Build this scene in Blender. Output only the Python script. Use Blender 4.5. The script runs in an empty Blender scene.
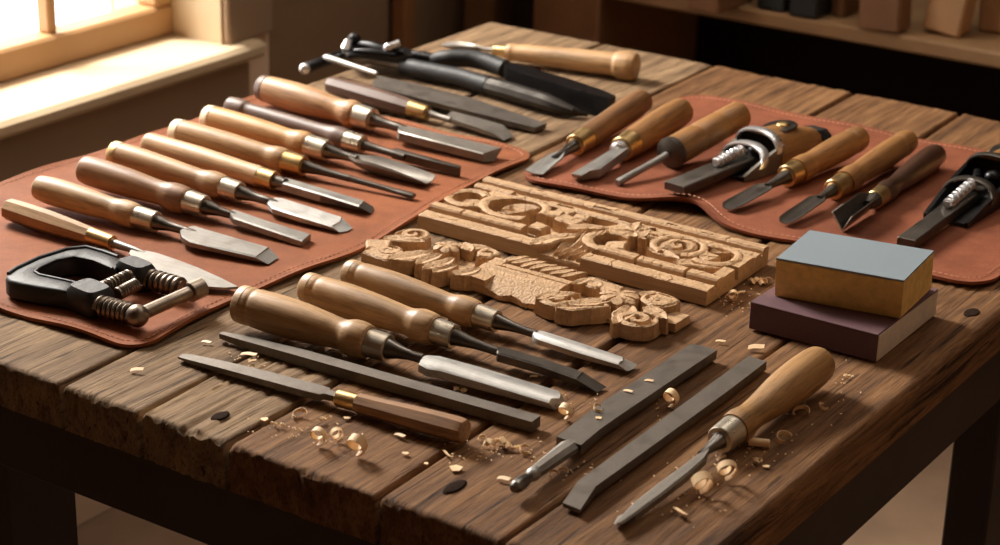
import bpy, math, random
import numpy as np
from mathutils import Vector, Matrix, noise
random.seed(7)
C = bpy.context.scene.collection
PI = math.pi

# ------------------------------------------------------------------ camera geometry (solved from the bench edges)
RW = np.array([[0.82809882, 0.22439348, -0.5137119], [0.56002512, -0.29030532, 0.77594761], [0.02498428, -0.93025286, -0.36606748]])
CAM = np.array([1.314, -0.9054, 0.6])
FPX = 2014.6
FWD = RW[:, 2]

def ray(p):
    return RW @ np.array([p[0] - 500.0, p[1] - 272.5, FPX])

def P(px, py, z=0.0):
    d = ray((px, py)); t = (z - CAM[2]) / d[2]
    return CAM + t * d

def depth(w):
    return float(np.dot(np.asarray(w) - CAM, FWD))

def crop(x0, y0, s):
    return lambda x, y: (x0 + x / s, y0 + y / s)
c1 = crop(0, 130, 3.838); c2 = crop(0, 220, 3.838); cD = crop(150, 60, 3.838); cL = crop(220, 250, 3.838); cM = crop(400, 340, 3.838)
cN = crop(170, 330, 3.838); cO = crop(500, 400, 3.838); cQ = crop(600, 330, 3.838); cE = crop(295, 25, 5.556); cF = crop(440, 25, 4.541)
cG = crop(500, 70, 3.838); cH = crop(500, 100, 5.0); cI = crop(740, 100, 3.838); cJ = crop(650, 95, 5.24); cK = crop(870, 140, 4.54)
c34 = crop(340, 130, 4.955); x1 = crop(180, 170, 5.0); x2 = crop(700, 150, 6.25); x3 = crop(460, 290, 5.0); x4 = crop(320, 60, 5.0); x5 = crop(440, 340, 5.0)

# ------------------------------------------------------------------ materials
def lin(c):
    return tuple(((v / 255.0 + 0.055) / 1.055) ** 2.4 if v / 255.0 > 0.04045 else v / 255.0 / 12.92 for v in c)

class NT:
    def __init__(s, name):
        s.m = bpy.data.materials.new(name); s.m.use_nodes = True
        s.nt = s.m.node_tree; s.nt.nodes.clear()
        s.out = s.n('ShaderNodeOutputMaterial'); s.b = s.n('ShaderNodeBsdfPrincipled')
        s.l(s.b.outputs[0], s.out.inputs[0])
    def n(s, t, **k):
        nd = s.nt.nodes.new(t)
        for a, v in k.items():
            if a in nd.inputs: nd.inputs[a].default_value = v
            else: setattr(nd, a, v)
        return nd
    def l(s, a, b): s.nt.links.new(a, b)
    def set(s, **k):
        for a, v in k.items():
            s.b.inputs[a.replace('_', ' ')].default_value = v
        return s
    def coord(s, scale=(1, 1, 1), kind='Object', rot=(0, 0, 0)):
        tc = s.n('ShaderNodeTexCoord'); mp = s.n('ShaderNodeMapping')
        mp.inputs['Scale'].default_value = scale; mp.inputs['Rotation'].default_value = rot
        oi = s.n('ShaderNodeObjectInfo'); mul = s.n('ShaderNodeVectorMath', operation='SCALE'); mul.inputs[0].default_value = (13.1, 7.7, 5.3)
        s.l(oi.outputs['Random'], mul.inputs['Scale']); s.l(mul.outputs[0], mp.inputs['Location'])
        s.l(tc.outputs[kind], mp.inputs['Vector'])
        return mp.outputs[0]
    def noise(s, vec, scale, detail=6, rough=.6, dist=0.0):
        nd = s.n('ShaderNodeTexNoise'); nd.inputs['Scale'].default_value = scale; nd.inputs['Detail'].default_value = detail
        nd.inputs['Roughness'].default_value = rough; nd.inputs['Distortion'].default_value = dist
        s.l(vec, nd.inputs['Vector']); return nd.outputs['Fac']
    def ramp(s, fac, stops):
        r = s.n('ShaderNodeValToRGB'); e = r.color_ramp.elements
        while len(e) < len(stops): e.new(.5)
        for el, (p, c) in zip(e, stops):
            el.position = p; el.color = (*c, 1) if len(c) == 3 else c
        s.l(fac, r.inputs[0]); return r.outputs[0]
    def mix(s, a, b, fac, blend='MIX'):
        m = s.n('ShaderNodeMix'); m.data_type = 'RGBA'; m.blend_type = blend
        for sock, v in ((m.inputs[0], fac), (m.inputs[6], a), (m.inputs[7], b)):
            if hasattr(v, 'is_linked') or hasattr(v, 'links'): s.l(v, sock)
            else: sock.default_value = v if not isinstance(v, tuple) else ((*v, 1) if len(v) == 3 else v)
        return m.outputs[2]
    def math(s, op, a, b=0.0):
        m = s.n('ShaderNodeMath'); m.operation = op
        for i, v in enumerate((a, b)):
            if isinstance(v, (int, float)): m.inputs[i].default_value = v
            else: s.l(v, m.inputs[i])
        return m.outputs[0]
    def bump(s, h, strength=.4, dist=.002):
        b = s.n('ShaderNodeBump'); b.inputs['Strength'].default_value = strength; b.inputs['Distance'].default_value = dist
        s.l(h, b.inputs['Height']); s.l(b.outputs[0], s.b.inputs['Normal'])
    def color(s, sock): s.l(sock, s.b.inputs['Base Color'])

def sc(c, k): return tuple(min(1, v * k) for v in c)

def wood_handle(name, rgb, dark=.55, rough=.5, coat=.10):
    w = NT(name); base = lin(rgb)
    v = w.coord((1.2, 10, 10)); f = w.noise(v, 9, 5, .6, .6)
    v2 = w.coord((5, 90, 90)); f2 = w.noise(v2, 5, 5, .75)
    c = w.ramp(f, [(.25, sc(base, dark)), (.5, base), (.75, sc(base, 1.22))])
    g = w.ramp(f2, [(.34, (.42, .35, .28)), (.52, (1, 1, 1))])
    w.color(w.mix(c, g, .7, 'MULTIPLY'))
    w.set(Roughness=rough, Coat_Weight=coat, Coat_Roughness=.3); w.bump(f2, .16, .0006)
    return w.m

def metal(name, rgb, rough=.35, metallic=1.0, scratch=.25, brushed=(4, 60, 60)):
    w = NT(name); base = lin(rgb)
    f = w.noise(w.coord(brushed), 12, 5, .7); f2 = w.noise(w.coord((1, 1, 1)), 60, 4, .6)
    w.color(w.mix(w.ramp(f, [(.3, sc(base, 1 - scratch)), (.7, sc(base, 1 + scratch * .5))]), w.ramp(f2, [(.35, (.7, .66, .6)), (.6, (1, 1, 1))]), .4, 'MULTIPLY'))
    w.set(Metallic=metallic, Roughness=rough); w.l(w.ramp(f2, [(.3, (rough * 1.35,) * 3), (.7, (rough * .8,) * 3)]), w.b.inputs['Roughness'])
    w.bump(f, .08, .0004)
    return w.m

def plain(name, rgb, rough=.6, var=.15, scale=30, bump=.1, metallic=0.0, dist=.001, spec=None):
    w = NT(name); base = lin(rgb)
    f = w.noise(w.coord(), scale, 5, .6)
    w.color(w.ramp(f, [(.3, sc(base, 1 - var)), (.7, sc(base, 1 + var))])); w.set(Roughness=rough, Metallic=metallic)
    if rough > .88: w.set(Specular_IOR_Level=.08)
    if bump: w.bump(f, bump, dist)
    return w.m

def plank_material(name, mid, dark, light):
    w = NT(name)
    v = w.coord((14, 1.1, 8)); f = w.noise(v, 5, 6, .62, .9)           # broad grain along Y
    v2 = w.coord((120, 3.2, 50)); f2 = w.noise(v2, 6, 7, .78, .25)        # fine streaks
    v3 = w.coord((1, 1, 1)); f3 = w.noise(v3, 7, 4, .6)                # blotches
    v4 = w.coord((44, 1.2, 20)); f4 = w.noise(v4, 7, 4, .55, .5)         # open cracks
    base = w.ramp(f, [(.28, lin(dark)), (.5, lin(mid)), (.74, lin(light))])
    c = w.mix(base, w.ramp(f2, [(.38, (.20, .16, .12)), (.53, (1.0, 1.0, 1.0))]), .72, 'MULTIPLY')
    c = w.mix(c, w.ramp(f3, [(.3, (.62, .58, .55)), (.62, (1.0, 1.0, 1.0))]), .7, 'MULTIPLY')
    crack = w.ramp(f4, [(.33, (.10, .07, .05)), (.39, (1, 1, 1))])
    c = w.mix(c, crack, .8, 'MULTIPLY')
    w.color(c); w.set(Roughness=.78, Specular_IOR_Level=.25)
    h = w.math('ADD', w.math('MULTIPLY', f2, .8), w.math('ADD', w.math('MULTIPLY', f, .5), w.math('MULTIPLY', crack, .5)))
    w.bump(h, .9, .0026)
    return w.m

def carve_material():
    w = NT('limewood'); base = lin((188, 154, 117))
    f = w.noise(w.coord((2.2, 30, 30)), 7, 5, .6, .5); f2 = w.noise(w.coord((8, 120, 120)), 6, 3, .6)
    c = w.ramp(f, [(.25, sc(base, .72)), (.55, base), (.8, sc(base, 1.15))])
    w.color(w.mix(c, w.ramp(f2, [(.35, (.78, .7, .62)), (.6, (1, 1, 1))]), .5, 'MULTIPLY'))
    w.set(Roughness=.6, Specular_IOR_Level=.3); w.bump(f2, .12, .0006)
    return w.m

def leather_material(name, rgb):
    w = NT(name); base = lin(rgb)
    f = w.noise(w.coord(), 9, 5, .65); f2 = w.noise(w.coord(), 520, 4, .7); f3 = w.noise(w.coord(), 60, 6, .7)
    c = w.ramp(f, [(.28, sc(base, .68)), (.55, base), (.78, sc(base, 1.16))])
    c = w.mix(c, w.ramp(f3, [(.35, (.74, .70, .68)), (.62, (1, 1, 1))]), .7, 'MULTIPLY')
    c = w.mix(c, w.ramp(f2, [(.35, (.72, .68, .66)), (.6, (1, 1, 1))]), .6, 'MULTIPLY')
    w.color(c); w.set(Roughness=.7, Specular_IOR_Level=.16)
    w.bump(w.math('ADD', f2, w.math('MULTIPLY', f3, .7)), .30, .0008)
    return w.m

M = dict(
    beech=wood_handle('beech', (180, 142, 98)), honey=wood_handle('honey_wood', (190, 144, 88)), tan=wood_handle('tan_beech', (190, 154, 112)),
    walnut=wood_handle('brown_beech', (150, 110, 74)), rose=wood_handle('rosewood', (100, 74, 60), .6), olive=wood_handle('olive_wood', (168, 126, 76)),
    amber=wood_handle('amber_wood', (146, 102, 54)), oldamber=wood_handle('dark_amber_wood', (122, 84, 48)), ebony=wood_handle('ebony_brown', (74, 48, 34), .5, .35, .4),
    maple=wood_handle('maple', (182, 138, 94)), pearend=plain('pale_end_grain', (236, 216, 184), .5, .06),
    steel=metal('polished_steel', (158, 156, 152), .42, .75), shank=metal('shank_steel', (120, 116, 112), .30), bright=metal('bright_steel', (196, 195, 192), .48, .7), dull=metal('dull_steel', (140, 134, 127), .45, .75),
    dark=metal('dark_steel', (92, 86, 80), .38, .85), filem=metal('file_steel', (116, 109, 102), .5, .85, .3, (220, 60, 20)), black=plain('black_enamel', (24, 24, 25), .55, .35, 160, .5),
    blackmetal=metal('blackened_steel', (46, 46, 48), .32, .8), brass=metal('brass', (206, 176, 124), .33), nickel=metal('nickel', (214, 206, 190), .30, .85),
    chrome=metal('chrome', (225, 225, 228), .28, .8, .08), rawsteel=metal('thread_steel', (140, 128, 116), .38),
    plank_grey=plank_material('weathered_plank', (150, 122, 92), (104, 80, 58), (182, 152, 116)),
    plank_brown=plank_material('brown_plank', (138, 98, 62), (88, 60, 38), (166, 124, 82)),
    plank_red=plank_material('warm_plank', (142, 102, 66), (92, 62, 40), (176, 130, 86)),
    darkwood=plain('dark_stained_wood', (44, 28, 20), .6, .3, 14, .2), carve=carve_material(),
    leather=leather_material('tan_leather', (148, 88, 55)), rleather=leather_material('red_leather', (142, 84, 60)), thread=plain('waxed_thread', (184, 122, 88), .7, .1),
    darkleather=plain('leather_edge', (88, 46, 32), .7, .2),
    grit=plain('grey_grit', (126, 138, 146), .55, .06, 900, .25), foam=plain('yellow_foam', (228, 190, 116), .8, .16, 120, .4, dist=.002),
    purple=plain('purple_grit', (92, 62, 68), .75, .12, 700, .25), palefoam=plain('pale_grey_foam', (214, 204, 190), .85, .10, 90, .5, dist=.002),
    tipsteel=metal('tip_steel', (66, 62, 58), .5, .8), shaving=plain('wood_shaving', (246, 206, 160), .6, .18, 60, .15), frame=plain('window_paint', (172, 132, 88), .5, .06, 12, .02),
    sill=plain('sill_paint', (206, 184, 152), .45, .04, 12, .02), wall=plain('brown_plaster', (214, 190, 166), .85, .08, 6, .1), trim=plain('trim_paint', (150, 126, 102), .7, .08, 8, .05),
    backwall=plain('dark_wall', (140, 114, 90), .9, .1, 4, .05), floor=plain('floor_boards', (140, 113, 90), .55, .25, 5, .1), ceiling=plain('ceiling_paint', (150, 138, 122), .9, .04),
    shelfwood=plain('shelf_wood', (150, 116, 80), .6, .12, 12, .05), void=plain('void_shade', (30, 20, 14), .95, .1, bump=0), knot=plain('knot_wood', (40, 27, 18), .95, .4, 300, .4), blockwood=plain('block_wood', (128, 90, 60), .65, .15, 14, .05),  # void: the shade of hollow spaces put into a near-black colour
    postwood=plain('post_wood', (142, 96, 56), .7, .15, 10, .05), palewood=plain('pale_block', (184, 144, 104), .6, .1, 12, .05), boxblack=plain('black_box', (24, 27, 28), .6, .2),
)

def glass_material():
    m = bpy.data.materials.new('window_glass'); m.use_nodes = True; nt = m.node_tree; nt.nodes.clear()
    o = nt.nodes.new('ShaderNodeOutputMaterial'); mx = nt.nodes.new('ShaderNodeMixShader'); t = nt.nodes.new('ShaderNodeBsdfTransparent'); g = nt.nodes.new('ShaderNodeBsdfGlossy')
    g.inputs['Roughness'].default_value = .05; mx.inputs[0].default_value = .06
    nt.links.new(t.outputs[0], mx.inputs[1]); nt.links.new(g.outputs[0], mx.inputs[2]); nt.links.new(mx.outputs[0], o.inputs[0]); return m
M['glass'] = glass_material()

# ------------------------------------------------------------------ mesh helpers
class MB:
    def __init__(s): s.v = []; s.f = []
    def add(s, vs, fs):
        o = len(s.v); s.v += [tuple(map(float, q)) for q in vs]; s.f += [tuple(i + o for i in f) for f in fs]; return s
    def loft(s, secs, cap=True, closed=True):
        n = len(secs[0]); vs = [q for c in secs for q in c]; fs = []
        for i in range(len(secs) - 1):
            for j in range(n if closed else n - 1):
                k = (j + 1) % n; fs.append((i * n + j, i * n + k, (i + 1) * n + k, (i + 1) * n + j))
        if cap:
            fs.append(tuple(range(n - 1, -1, -1))); fs.append(tuple((len(secs) - 1) * n + j for j in range(n)))
        return s.add(vs, fs)
    def box(s, a, b, bev=0.0):
        x0, y0, z0 = a; x1_, y1, z1 = b
        if not bev: return s.loft([[(x0, y0, z0), (x1_, y0, z0), (x1_, y1, z0), (x0, y1, z0)], [(x0, y0, z1), (x1_, y0, z1), (x1_, y1, z1), (x0, y1, z1)]])
        def r(e, z):
            return [(x0 + e, y0, z), (x1_ - e, y0, z), (x1_, y0 + e, z), (x1_, y1 - e, z), (x1_ - e, y1, z), (x0 + e, y1, z), (x0, y1 - e, z), (x0, y0 + e, z)]
        def ins(z):
            return [(x0 + 1.4 * bev, y0 + bev, z), (x1_ - 1.4 * bev, y0 + bev, z), (x1_ - bev, y0 + 1.4 * bev, z), (x1_ - bev, y1 - 1.4 * bev, z), (x1_ - 1.4 * bev, y1 - bev, z), (x0 + 1.4 * bev, y1 - bev, z), (x0 + bev, y1 - 1.4 * bev, z), (x0 + bev, y0 + 1.4 * bev, z)]
        return s.loft([ins(z0), r(bev, z0 + bev), r(bev, z1 - bev), ins(z1)])
    def lathe(s, prof, seg=28, phase=0.0, sq=None):
        # prof: (t, r) along local +X
        secs = []
        for t, r in prof:
            r = max(r, 1e-5); secs.append([(t, r * math.cos(phase + 2 * PI * j / seg), r * math.sin(phase + 2 * PI * j / seg)) for j in range(seg)])
        return s.loft(secs)
    def tube(s, path, rad, seg=12, squash=1.0):
        pts = [Vector(p) for p in path]; n = len(pts); rr = rad if isinstance(rad, (list, tuple)) else [rad] * n
        secs = []; up = Vector((0, 0, 1)); prev = None
        for i, p in enumerate(pts):
            d = (pts[min(i + 1, n - 1)] - pts[max(i - 1, 0)]).normalized()
            a = d.cross(up) if prev is None else prev - d * prev.dot(d)
            if a.length < 1e-4: a = d.cross(Vector((1, 0, 0)))
            a.normalize(); prev = a; b = a.cross(d)
            secs.append([tuple(p + a * (rr[i] * math.cos(2 * PI * j / seg)) + b * (rr[i] * squash * math.sin(2 * PI * j / seg))) for j in range(seg)])
        return s.loft(secs)
    def ball(s, c, r, seg=20, rings=12, sx=(1, 1, 1)):
        secs = []
        for i in range(rings + 1):
            th = PI * i / rings; rr = max(1e-5, math.sin(th) * r)
            secs.append([(c[0] + sx[0] * rr * math.cos(2 * PI * j / seg), c[1] + sx[1] * rr * math.sin(2 * PI * j / seg), c[2] - sx[2] * r * math.cos(th)) for j in range(seg)])
        return s.loft(secs)
    def prism(s, top, bot):
        return s.loft([bot, top])
    def coil(s, a, b, R, r, turns, seg=14):
        a = Vector(a); b = Vector(b); d = (b - a); L = d.length; d.normalize()
        e = d.cross(Vector((0, 0, 1))); e = e.normalized() if e.length > 1e-3 else Vector((0, 1, 0)); g = e.cross(d)
        n = int(turns * seg); pts = [a + d * (L * i / n) + e * (R * math.cos(2 * PI * i / seg)) + g * (R * math.sin(2 * PI * i / seg)) for i in range(n + 1)]
        return s.tube(pts, r, 6)
    def build(s, name, mat, parent=None, angle=35, smooth=True):
        me = bpy.data.meshes.new(name); me.from_pydata(s.v, [], s.f); me.validate(); me.update()
        import bmesh
        bm = bmesh.new(); bm.from_mesh(me); bmesh.ops.recalc_face_normals(bm, faces=bm.faces); bm.to_mesh(me); bm.free()
        for p in me.polygons: p.use_smooth = smooth
        if smooth: me.set_sharp_from_angle(angle=math.radians(angle))
        if isinstance(mat, str): mat = M[mat]
        me.materials.append(mat)
        o = bpy.data.objects.new(name, me); C.objects.link(o)
        if parent is not None: o.parent = parent
        return o

def tag(o, label, cat, group=None, kind=None):
    o['label'] = label; o['category'] = cat
    if group: o['group'] = group
    if kind: o['kind'] = kind
    return o

def empty(name, loc=(0, 0, 0), mat=None):
    o = bpy.data.objects.new(name, None); C.objects.link(o); o.empty_display_size = .03
    if mat is not None: o.matrix_world = mat
    else: o.location = loc
    return o

def struct(name, mb, mat, parent=None, smooth=False):
    o = mb.build(name, mat, parent, smooth=smooth)
    if parent is None: o['kind'] = 'structure'
    return o

# ------------------------------------------------------------------ tools that lie along an axis
class Tool:
    def __init__(s, name, label, cat, group, butt, tip, base, stations=(), zb=None, zt=.003):
        s.base = base; s.b2 = butt; s.t2 = tip
        z = base + .012 if zb is None else base + zb
        for _ in range(4):
            A = P(*butt, z); B = P(*tip, base + zt)
            s.A = A; s.B = B; s.L = float(np.linalg.norm(B - A)); s.d = (B - A) / s.L
            if zb is not None: break
            need = 0
            for px, hw in stations:
                t = s.t(px); r = s.r(px, hw); fr = max(0, min(.8, t / s.L))
                need = max(need, (r - zt * fr) / (1 - fr))
            z = base + need + .0003
        y = np.cross([0, 0, 1], s.d); s.y = y / np.linalg.norm(y); s.z = np.cross(s.d, s.y)
        m = Matrix(((s.d[0], s.y[0], s.z[0], A[0]), (s.d[1], s.y[1], s.z[1], A[1]), (s.d[2], s.y[2], s.z[2], A[2]), (0, 0, 0, 1)))
        s.root = empty(name, mat=m); tag(s.root, label, cat, group)
    def py(s, px):
        k = (px - s.b2[0]) / (s.t2[0] - s.b2[0]); return s.b2[1] + k * (s.t2[1] - s.b2[1])
    def t(s, px):
        r = ray((px, s.py(px))); r /= np.linalg.norm(r); w = s.A - CAM
        b = np.dot(s.d, r); return float((np.dot(r, w) * b - np.dot(s.d, w)) / (1 - b * b))
    def r(s, px, hw):
        return hw * depth(s.A + s.d * s.t(px)) / FPX
    def loc(s, w):
        q = np.asarray(w) - s.A; return (float(q @ s.d), float(q @ s.y), float(q @ s.z))
    def pp(s, p, h=0.0):                        # a photograph point on the tool's own plane, h above its axis
        r = ray(p); o = s.A + s.z * h; t = np.dot(o - CAM, s.z) / np.dot(r, s.z)
        return s.loc(CAM + r * t)
    def k(s, t):            # a feature seen on the near side of a round section sits this many radii short of its axis position
        v = CAM - (s.A + s.d * t); v /= np.linalg.norm(v); c = float(v @ s.d); return min(.95, c / math.sqrt(max(.05, 1 - c * c)))
    def prof(s, st, ramp=False):
        out = []
        for i, (px, hw) in enumerate(st):
            t = s.t(px); r = s.r(px, hw); out.append((t + s.k(t) * r * (.35 + .65 * min(1, i / 3) if ramp else 1) * .42, r))
        return out
    def smooth(s, pr, n=5):
        out = []
        for i in range(len(pr) - 1):
            p0 = pr[max(0, i - 1)]; p1 = pr[i]; p2 = pr[i + 1]; p3 = pr[min(len(pr) - 1, i + 2)]
            for k in range(n):
                u = k / n; q = [.5 * (2 * p1[a] + (p2[a] - p0[a]) * u + (2 * p0[a] - 5 * p1[a] + 4 * p2[a] - p3[a]) * u * u + (3 * p1[a] - p0[a] - 3 * p2[a] + p3[a]) * u ** 3) for a in (0, 1)]
                out.append((p1[0] + (p2[0] - p1[0]) * u, q[1]))
        return out + [pr[-1]]
    def turned(s, name, st, mat, dome=.35, seg=28, phase=0.0, smooth=True, angle=35, parent=None):
        pr = s.prof(st, True); pr = s.smooth(pr) if smooth and len(pr) > 2 else pr
        sg = 1 if pr[-1][0] > pr[0][0] else -1
        if dome:
            tc = pr[0][0] + sg * dome * pr[0][1]; k = [q for q in pr if sg * (q[0] - tc) > 1e-4]
            pr = [(tc, max(pr[0][1], k[0][1] * .985))] + k
        t0, r0 = pr[0]; head = []
        if dome:
            for k in range(6):
                a = PI / 2 * k / 6; head.append((t0 - sg * dome * r0 * math.cos(a) + sg * dome * r0 * .0, r0 * (.35 + .65 * math.sin(a))))
            head = [(head[0][0] - sg * dome * r0 * .06, .001)] + head
        mb = MB(); mb.lathe(head + pr, seg, phase); return mb.build(name, mat, parent or s.root, angle)
    def ring(s, name, px0, px1, hw0, hw1, mat, lip=.8, parent=None, half=False):
        (a, r0), (b, r1) = s.prof([(px0, hw0), (px1, hw1)]) if not half else [(q0 - s.k(q0) * q1 * .5, q1) for q0, q1 in s.prof([(px0, hw0), (px1, hw1)])]; e = .0006 * (1 if b > a else -1)
        mb = MB(); mb.lathe([(a, r0 * .9), (a, r0 - .0004), (a + e, r0), (b - e, r1), (b, r1 - .0005), (b, r1 * lip * .9), (b + e, r1 * lip * .8)], 32)
        return mb.build(name, mat, parent or s.root, 30)
    def blade_mb(s, top, h1, h0, bev=None, cham=0.0):
        # top: polygon in photograph points on the plane h1; bev: index -> photograph point of that corner on the lower plane h0
        T = [s.pp(p, h1) for p in top]; B = [(q[0], q[1], h0) for q in T]
        for i, p in (bev or {}).items(): B[i] = s.pp(p, h0)
        if not cham: return MB().prism(T, B)
        ym = sum(q[1] for q in T) / len(T); w = max(q[1] for q in T) - min(q[1] for q in T); c = min(cham, w * .2)
        TI = [(q[0], q[1] - (c if q[1] > ym else -c) * min(1, abs(q[1] - ym) / (w * .3)), q[2]) for q in T]
        MD = [(q[0], q[1], max(h1 - c * .8, (h0 + h1) / 2 - .0002)) for q in T]
        return MB().loft([B, MD, TI])
    def channel_mb(s, st, n=12):
        # st: (t, width, sag, thickness, zoff): a hollow blade, open upward
        secs = []
        for t, w, sag, th, zo in st:
            o = []; i_ = []
            for k in range(n + 1):
                u = -1 + 2 * k / n
                zz = sag * (u * u) if sag >= 0 else 0
                o.append((t, u * w / 2, zo + zz - th * (1 - .55 * abs(u) ** 3))); i_.append((t, u * (w / 2 - th * .15), zo + zz))
            secs.append(o + i_[::-1])
        return MB().loft(secs)

exec_later = []

# ================================================================== THE ROOM
FLOOR = -0.70
struct('floor', MB().box((-1.7, -2.2, FLOOR - .03), (2.4, 2.45, FLOOR)), 'floor')
struct('ceiling', MB().box((-1.7, -2.2, 2.0), (2.4, 2.45, 2.04)), 'ceiling')
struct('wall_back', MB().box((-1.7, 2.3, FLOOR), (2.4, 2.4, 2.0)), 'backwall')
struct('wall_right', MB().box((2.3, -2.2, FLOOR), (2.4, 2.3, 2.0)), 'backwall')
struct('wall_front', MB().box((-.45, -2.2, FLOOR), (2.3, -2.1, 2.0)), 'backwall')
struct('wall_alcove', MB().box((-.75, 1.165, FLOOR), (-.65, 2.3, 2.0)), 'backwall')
WX = -.45; SZ = -.113; WY0 = .16; WY1 = 1.07; WZ1 = 1.75
wl = MB().box((-.65, -2.1, FLOOR), (WX, 1.165, SZ - .03)).box((-.65, -2.1, SZ - .03), (WX, WY0, 2.0)).box((-.65, WY1, SZ - .03), (WX, 1.165, 2.0)).box((-.65, WY0, WZ1), (WX, WY1, 2.0))
struct('wall_left', wl, 'wall')
wn = struct('window_1', MB().box((-.575, WY0, SZ), (-.535, WY1, SZ + .042), .004).box((-.575, WY0, WZ1 - .04), (-.535, WY1, WZ1), .004).box((-.575, WY1 - .034, SZ + .042), (-.535, WY1, WZ1 - .04), .004).box((-.575, WY0, SZ + .042), (-.535, WY0 + .03, WZ1 - .04), .004), 'frame')
bars = MB()
for y in (.858, .64, .40): bars.box((-.568, y - .008, SZ + .042), (-.545, y + .008, WZ1 - .04), .003)
for z in (.55, 1.15): bars.box((-.567, WY0 + .03, z - .008), (-.546, WY1 - .034, z + .008), .003)
bars.build('glazing_bar', 'frame', wn)
MB().box((-.562, WY0 + .02, SZ + .03), (-.558, WY1 - .03, WZ1 - .03)).build('pane', 'glass', wn)
struct('trim_1', MB().box((-.537, WY1 - .003, SZ), (WX + .001, WY1 + .003, WZ1)), 'sill')                      # right reveal
struct('trim_2', MB().box((WX, WY1, SZ), (WX + .012, 1.163, WZ1 + .08), .003), 'trim')                        # casing
sillb = MB().box((-.56, WY0 - .05, SZ - .022), (-.415, 1.125, SZ), .006)
struct('trim_3', sillb, 'sill', smooth=True)
struct('trim_4', MB().box((WX, WY0 - .04, SZ - .10), (WX + .014, 1.11, SZ - .022), .003), 'trim')              # apron board under the sill
struct('baseboard_left', MB().box((WX, -2.1, FLOOR), (WX + .012, 1.165, FLOOR + .07), .002), 'wall')
# corner post and boards at the back
pst = MB().box((-.640, 1.70, FLOOR), (-.612, 1.73, 1.6), .003).build('timber_post', 'postwood')
tag(pst, 'orange-brown upright timber standing against the dark back wall', 'timber')
for k, (x0, xx1, y, h, m, lb) in enumerate([(-.60, -.54, 1.86, .9, 'blockwood', 'dark brown board leaning upright right of the orange timber'), (-.53, -.47, 1.90, .75, 'darkwood', 'almost black upright board between the timber and the shelf unit')]):
    o = MB().box((x0, y, FLOOR), (xx1, y + .025, h), .003).build('upright_board', m); o.rotation_euler = (math.radians(-2), 0, 0); tag(o, lb, 'board', 'upright boards at the back wall')

# shelf unit
SY = 1.70; STOP = -.112
su = empty('shelf_unit', (-.40, SY, FLOOR)); tag(su, 'wooden shelf unit with dark interior behind the bench', 'shelf unit')
def rel(mb, o):
    mb.v = [(q[0] - o.location[0], q[1] - o.location[1], q[2] - o.location[2]) for q in mb.v]; return mb
rel(MB().box((-.24, SY, STOP - .022), (1.25, SY + .32, STOP), .003), su).build('shelf_board', 'shelfwood', su)
rel(MB().box((-.36, SY - .004, FLOOR), (-.24, SY + .33, 1.1), .003), su).build('side_panel', 'blockwood', su)
rel(MB().box((1.25, SY, FLOOR), (1.29, SY + .33, 1.1), .003), su).build('side_panel', 'blockwood', su)
rel(MB().box((-.24, SY + .32, FLOOR), (1.25, SY + .33, 1.1)), su).build('back_panel', 'void', su)  # near-black colour carries the shade under the shelf
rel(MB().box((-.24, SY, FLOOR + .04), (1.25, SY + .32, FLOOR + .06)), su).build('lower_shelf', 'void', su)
def on_shelf(px, py):        # photograph point on the shelf top
    return P(px, py, STOP)
items = [((700, 14), .05, .12, .2, 0, 'blockwood', 'wood_block', 'brown wooden block at the shadowed left end of the shelf', 'block'),
         ((768, 12), .045, .10, .17, 0, 'boxblack', 'storage_box', 'black box standing on the shelf left of the taller black box', 'box'),
         ((800, 19), .045, .10, .2, 0, 'boxblack', 'storage_box', 'blue-black box beside the narrow brown block on the shelf', 'box'),
         ((835, 18), .022, .08, .2, 0, 'blockwood', 'wood_block', 'narrow brown wooden block right of the black boxes on the shelf', 'block'),
         ((876, 34), .062, .05, .25, -3, 'blockwood', 'wood_board', 'wide brown board standing upright on the shelf beside the leaning board', 'board'),
         ((938, 37), .055, .05, .25, 7, 'palewood', 'wood_board', 'brown board leaning to the right on the shelf', 'board'),
         ((989, 35), .04, .07, .25, -2, 'palewood', 'wood_board', 'pale board standing at the right end of the visible shelf', 'board')]
for (pt, w, dp, h, tilt, m, nm, lb, ct) in items:
    q = on_shelf(*pt); o = MB().box((-w / 2, .006, 0), (w / 2, dp, h), .003).build(nm, m)
    o.location = (q[0], q[1], STOP + .0008 + abs(math.sin(math.radians(tilt))) * w / 2); o.rotation_euler = (0, math.radians(tilt), 0); tag(o, lb, ct, 'things on the shelf')

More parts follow.
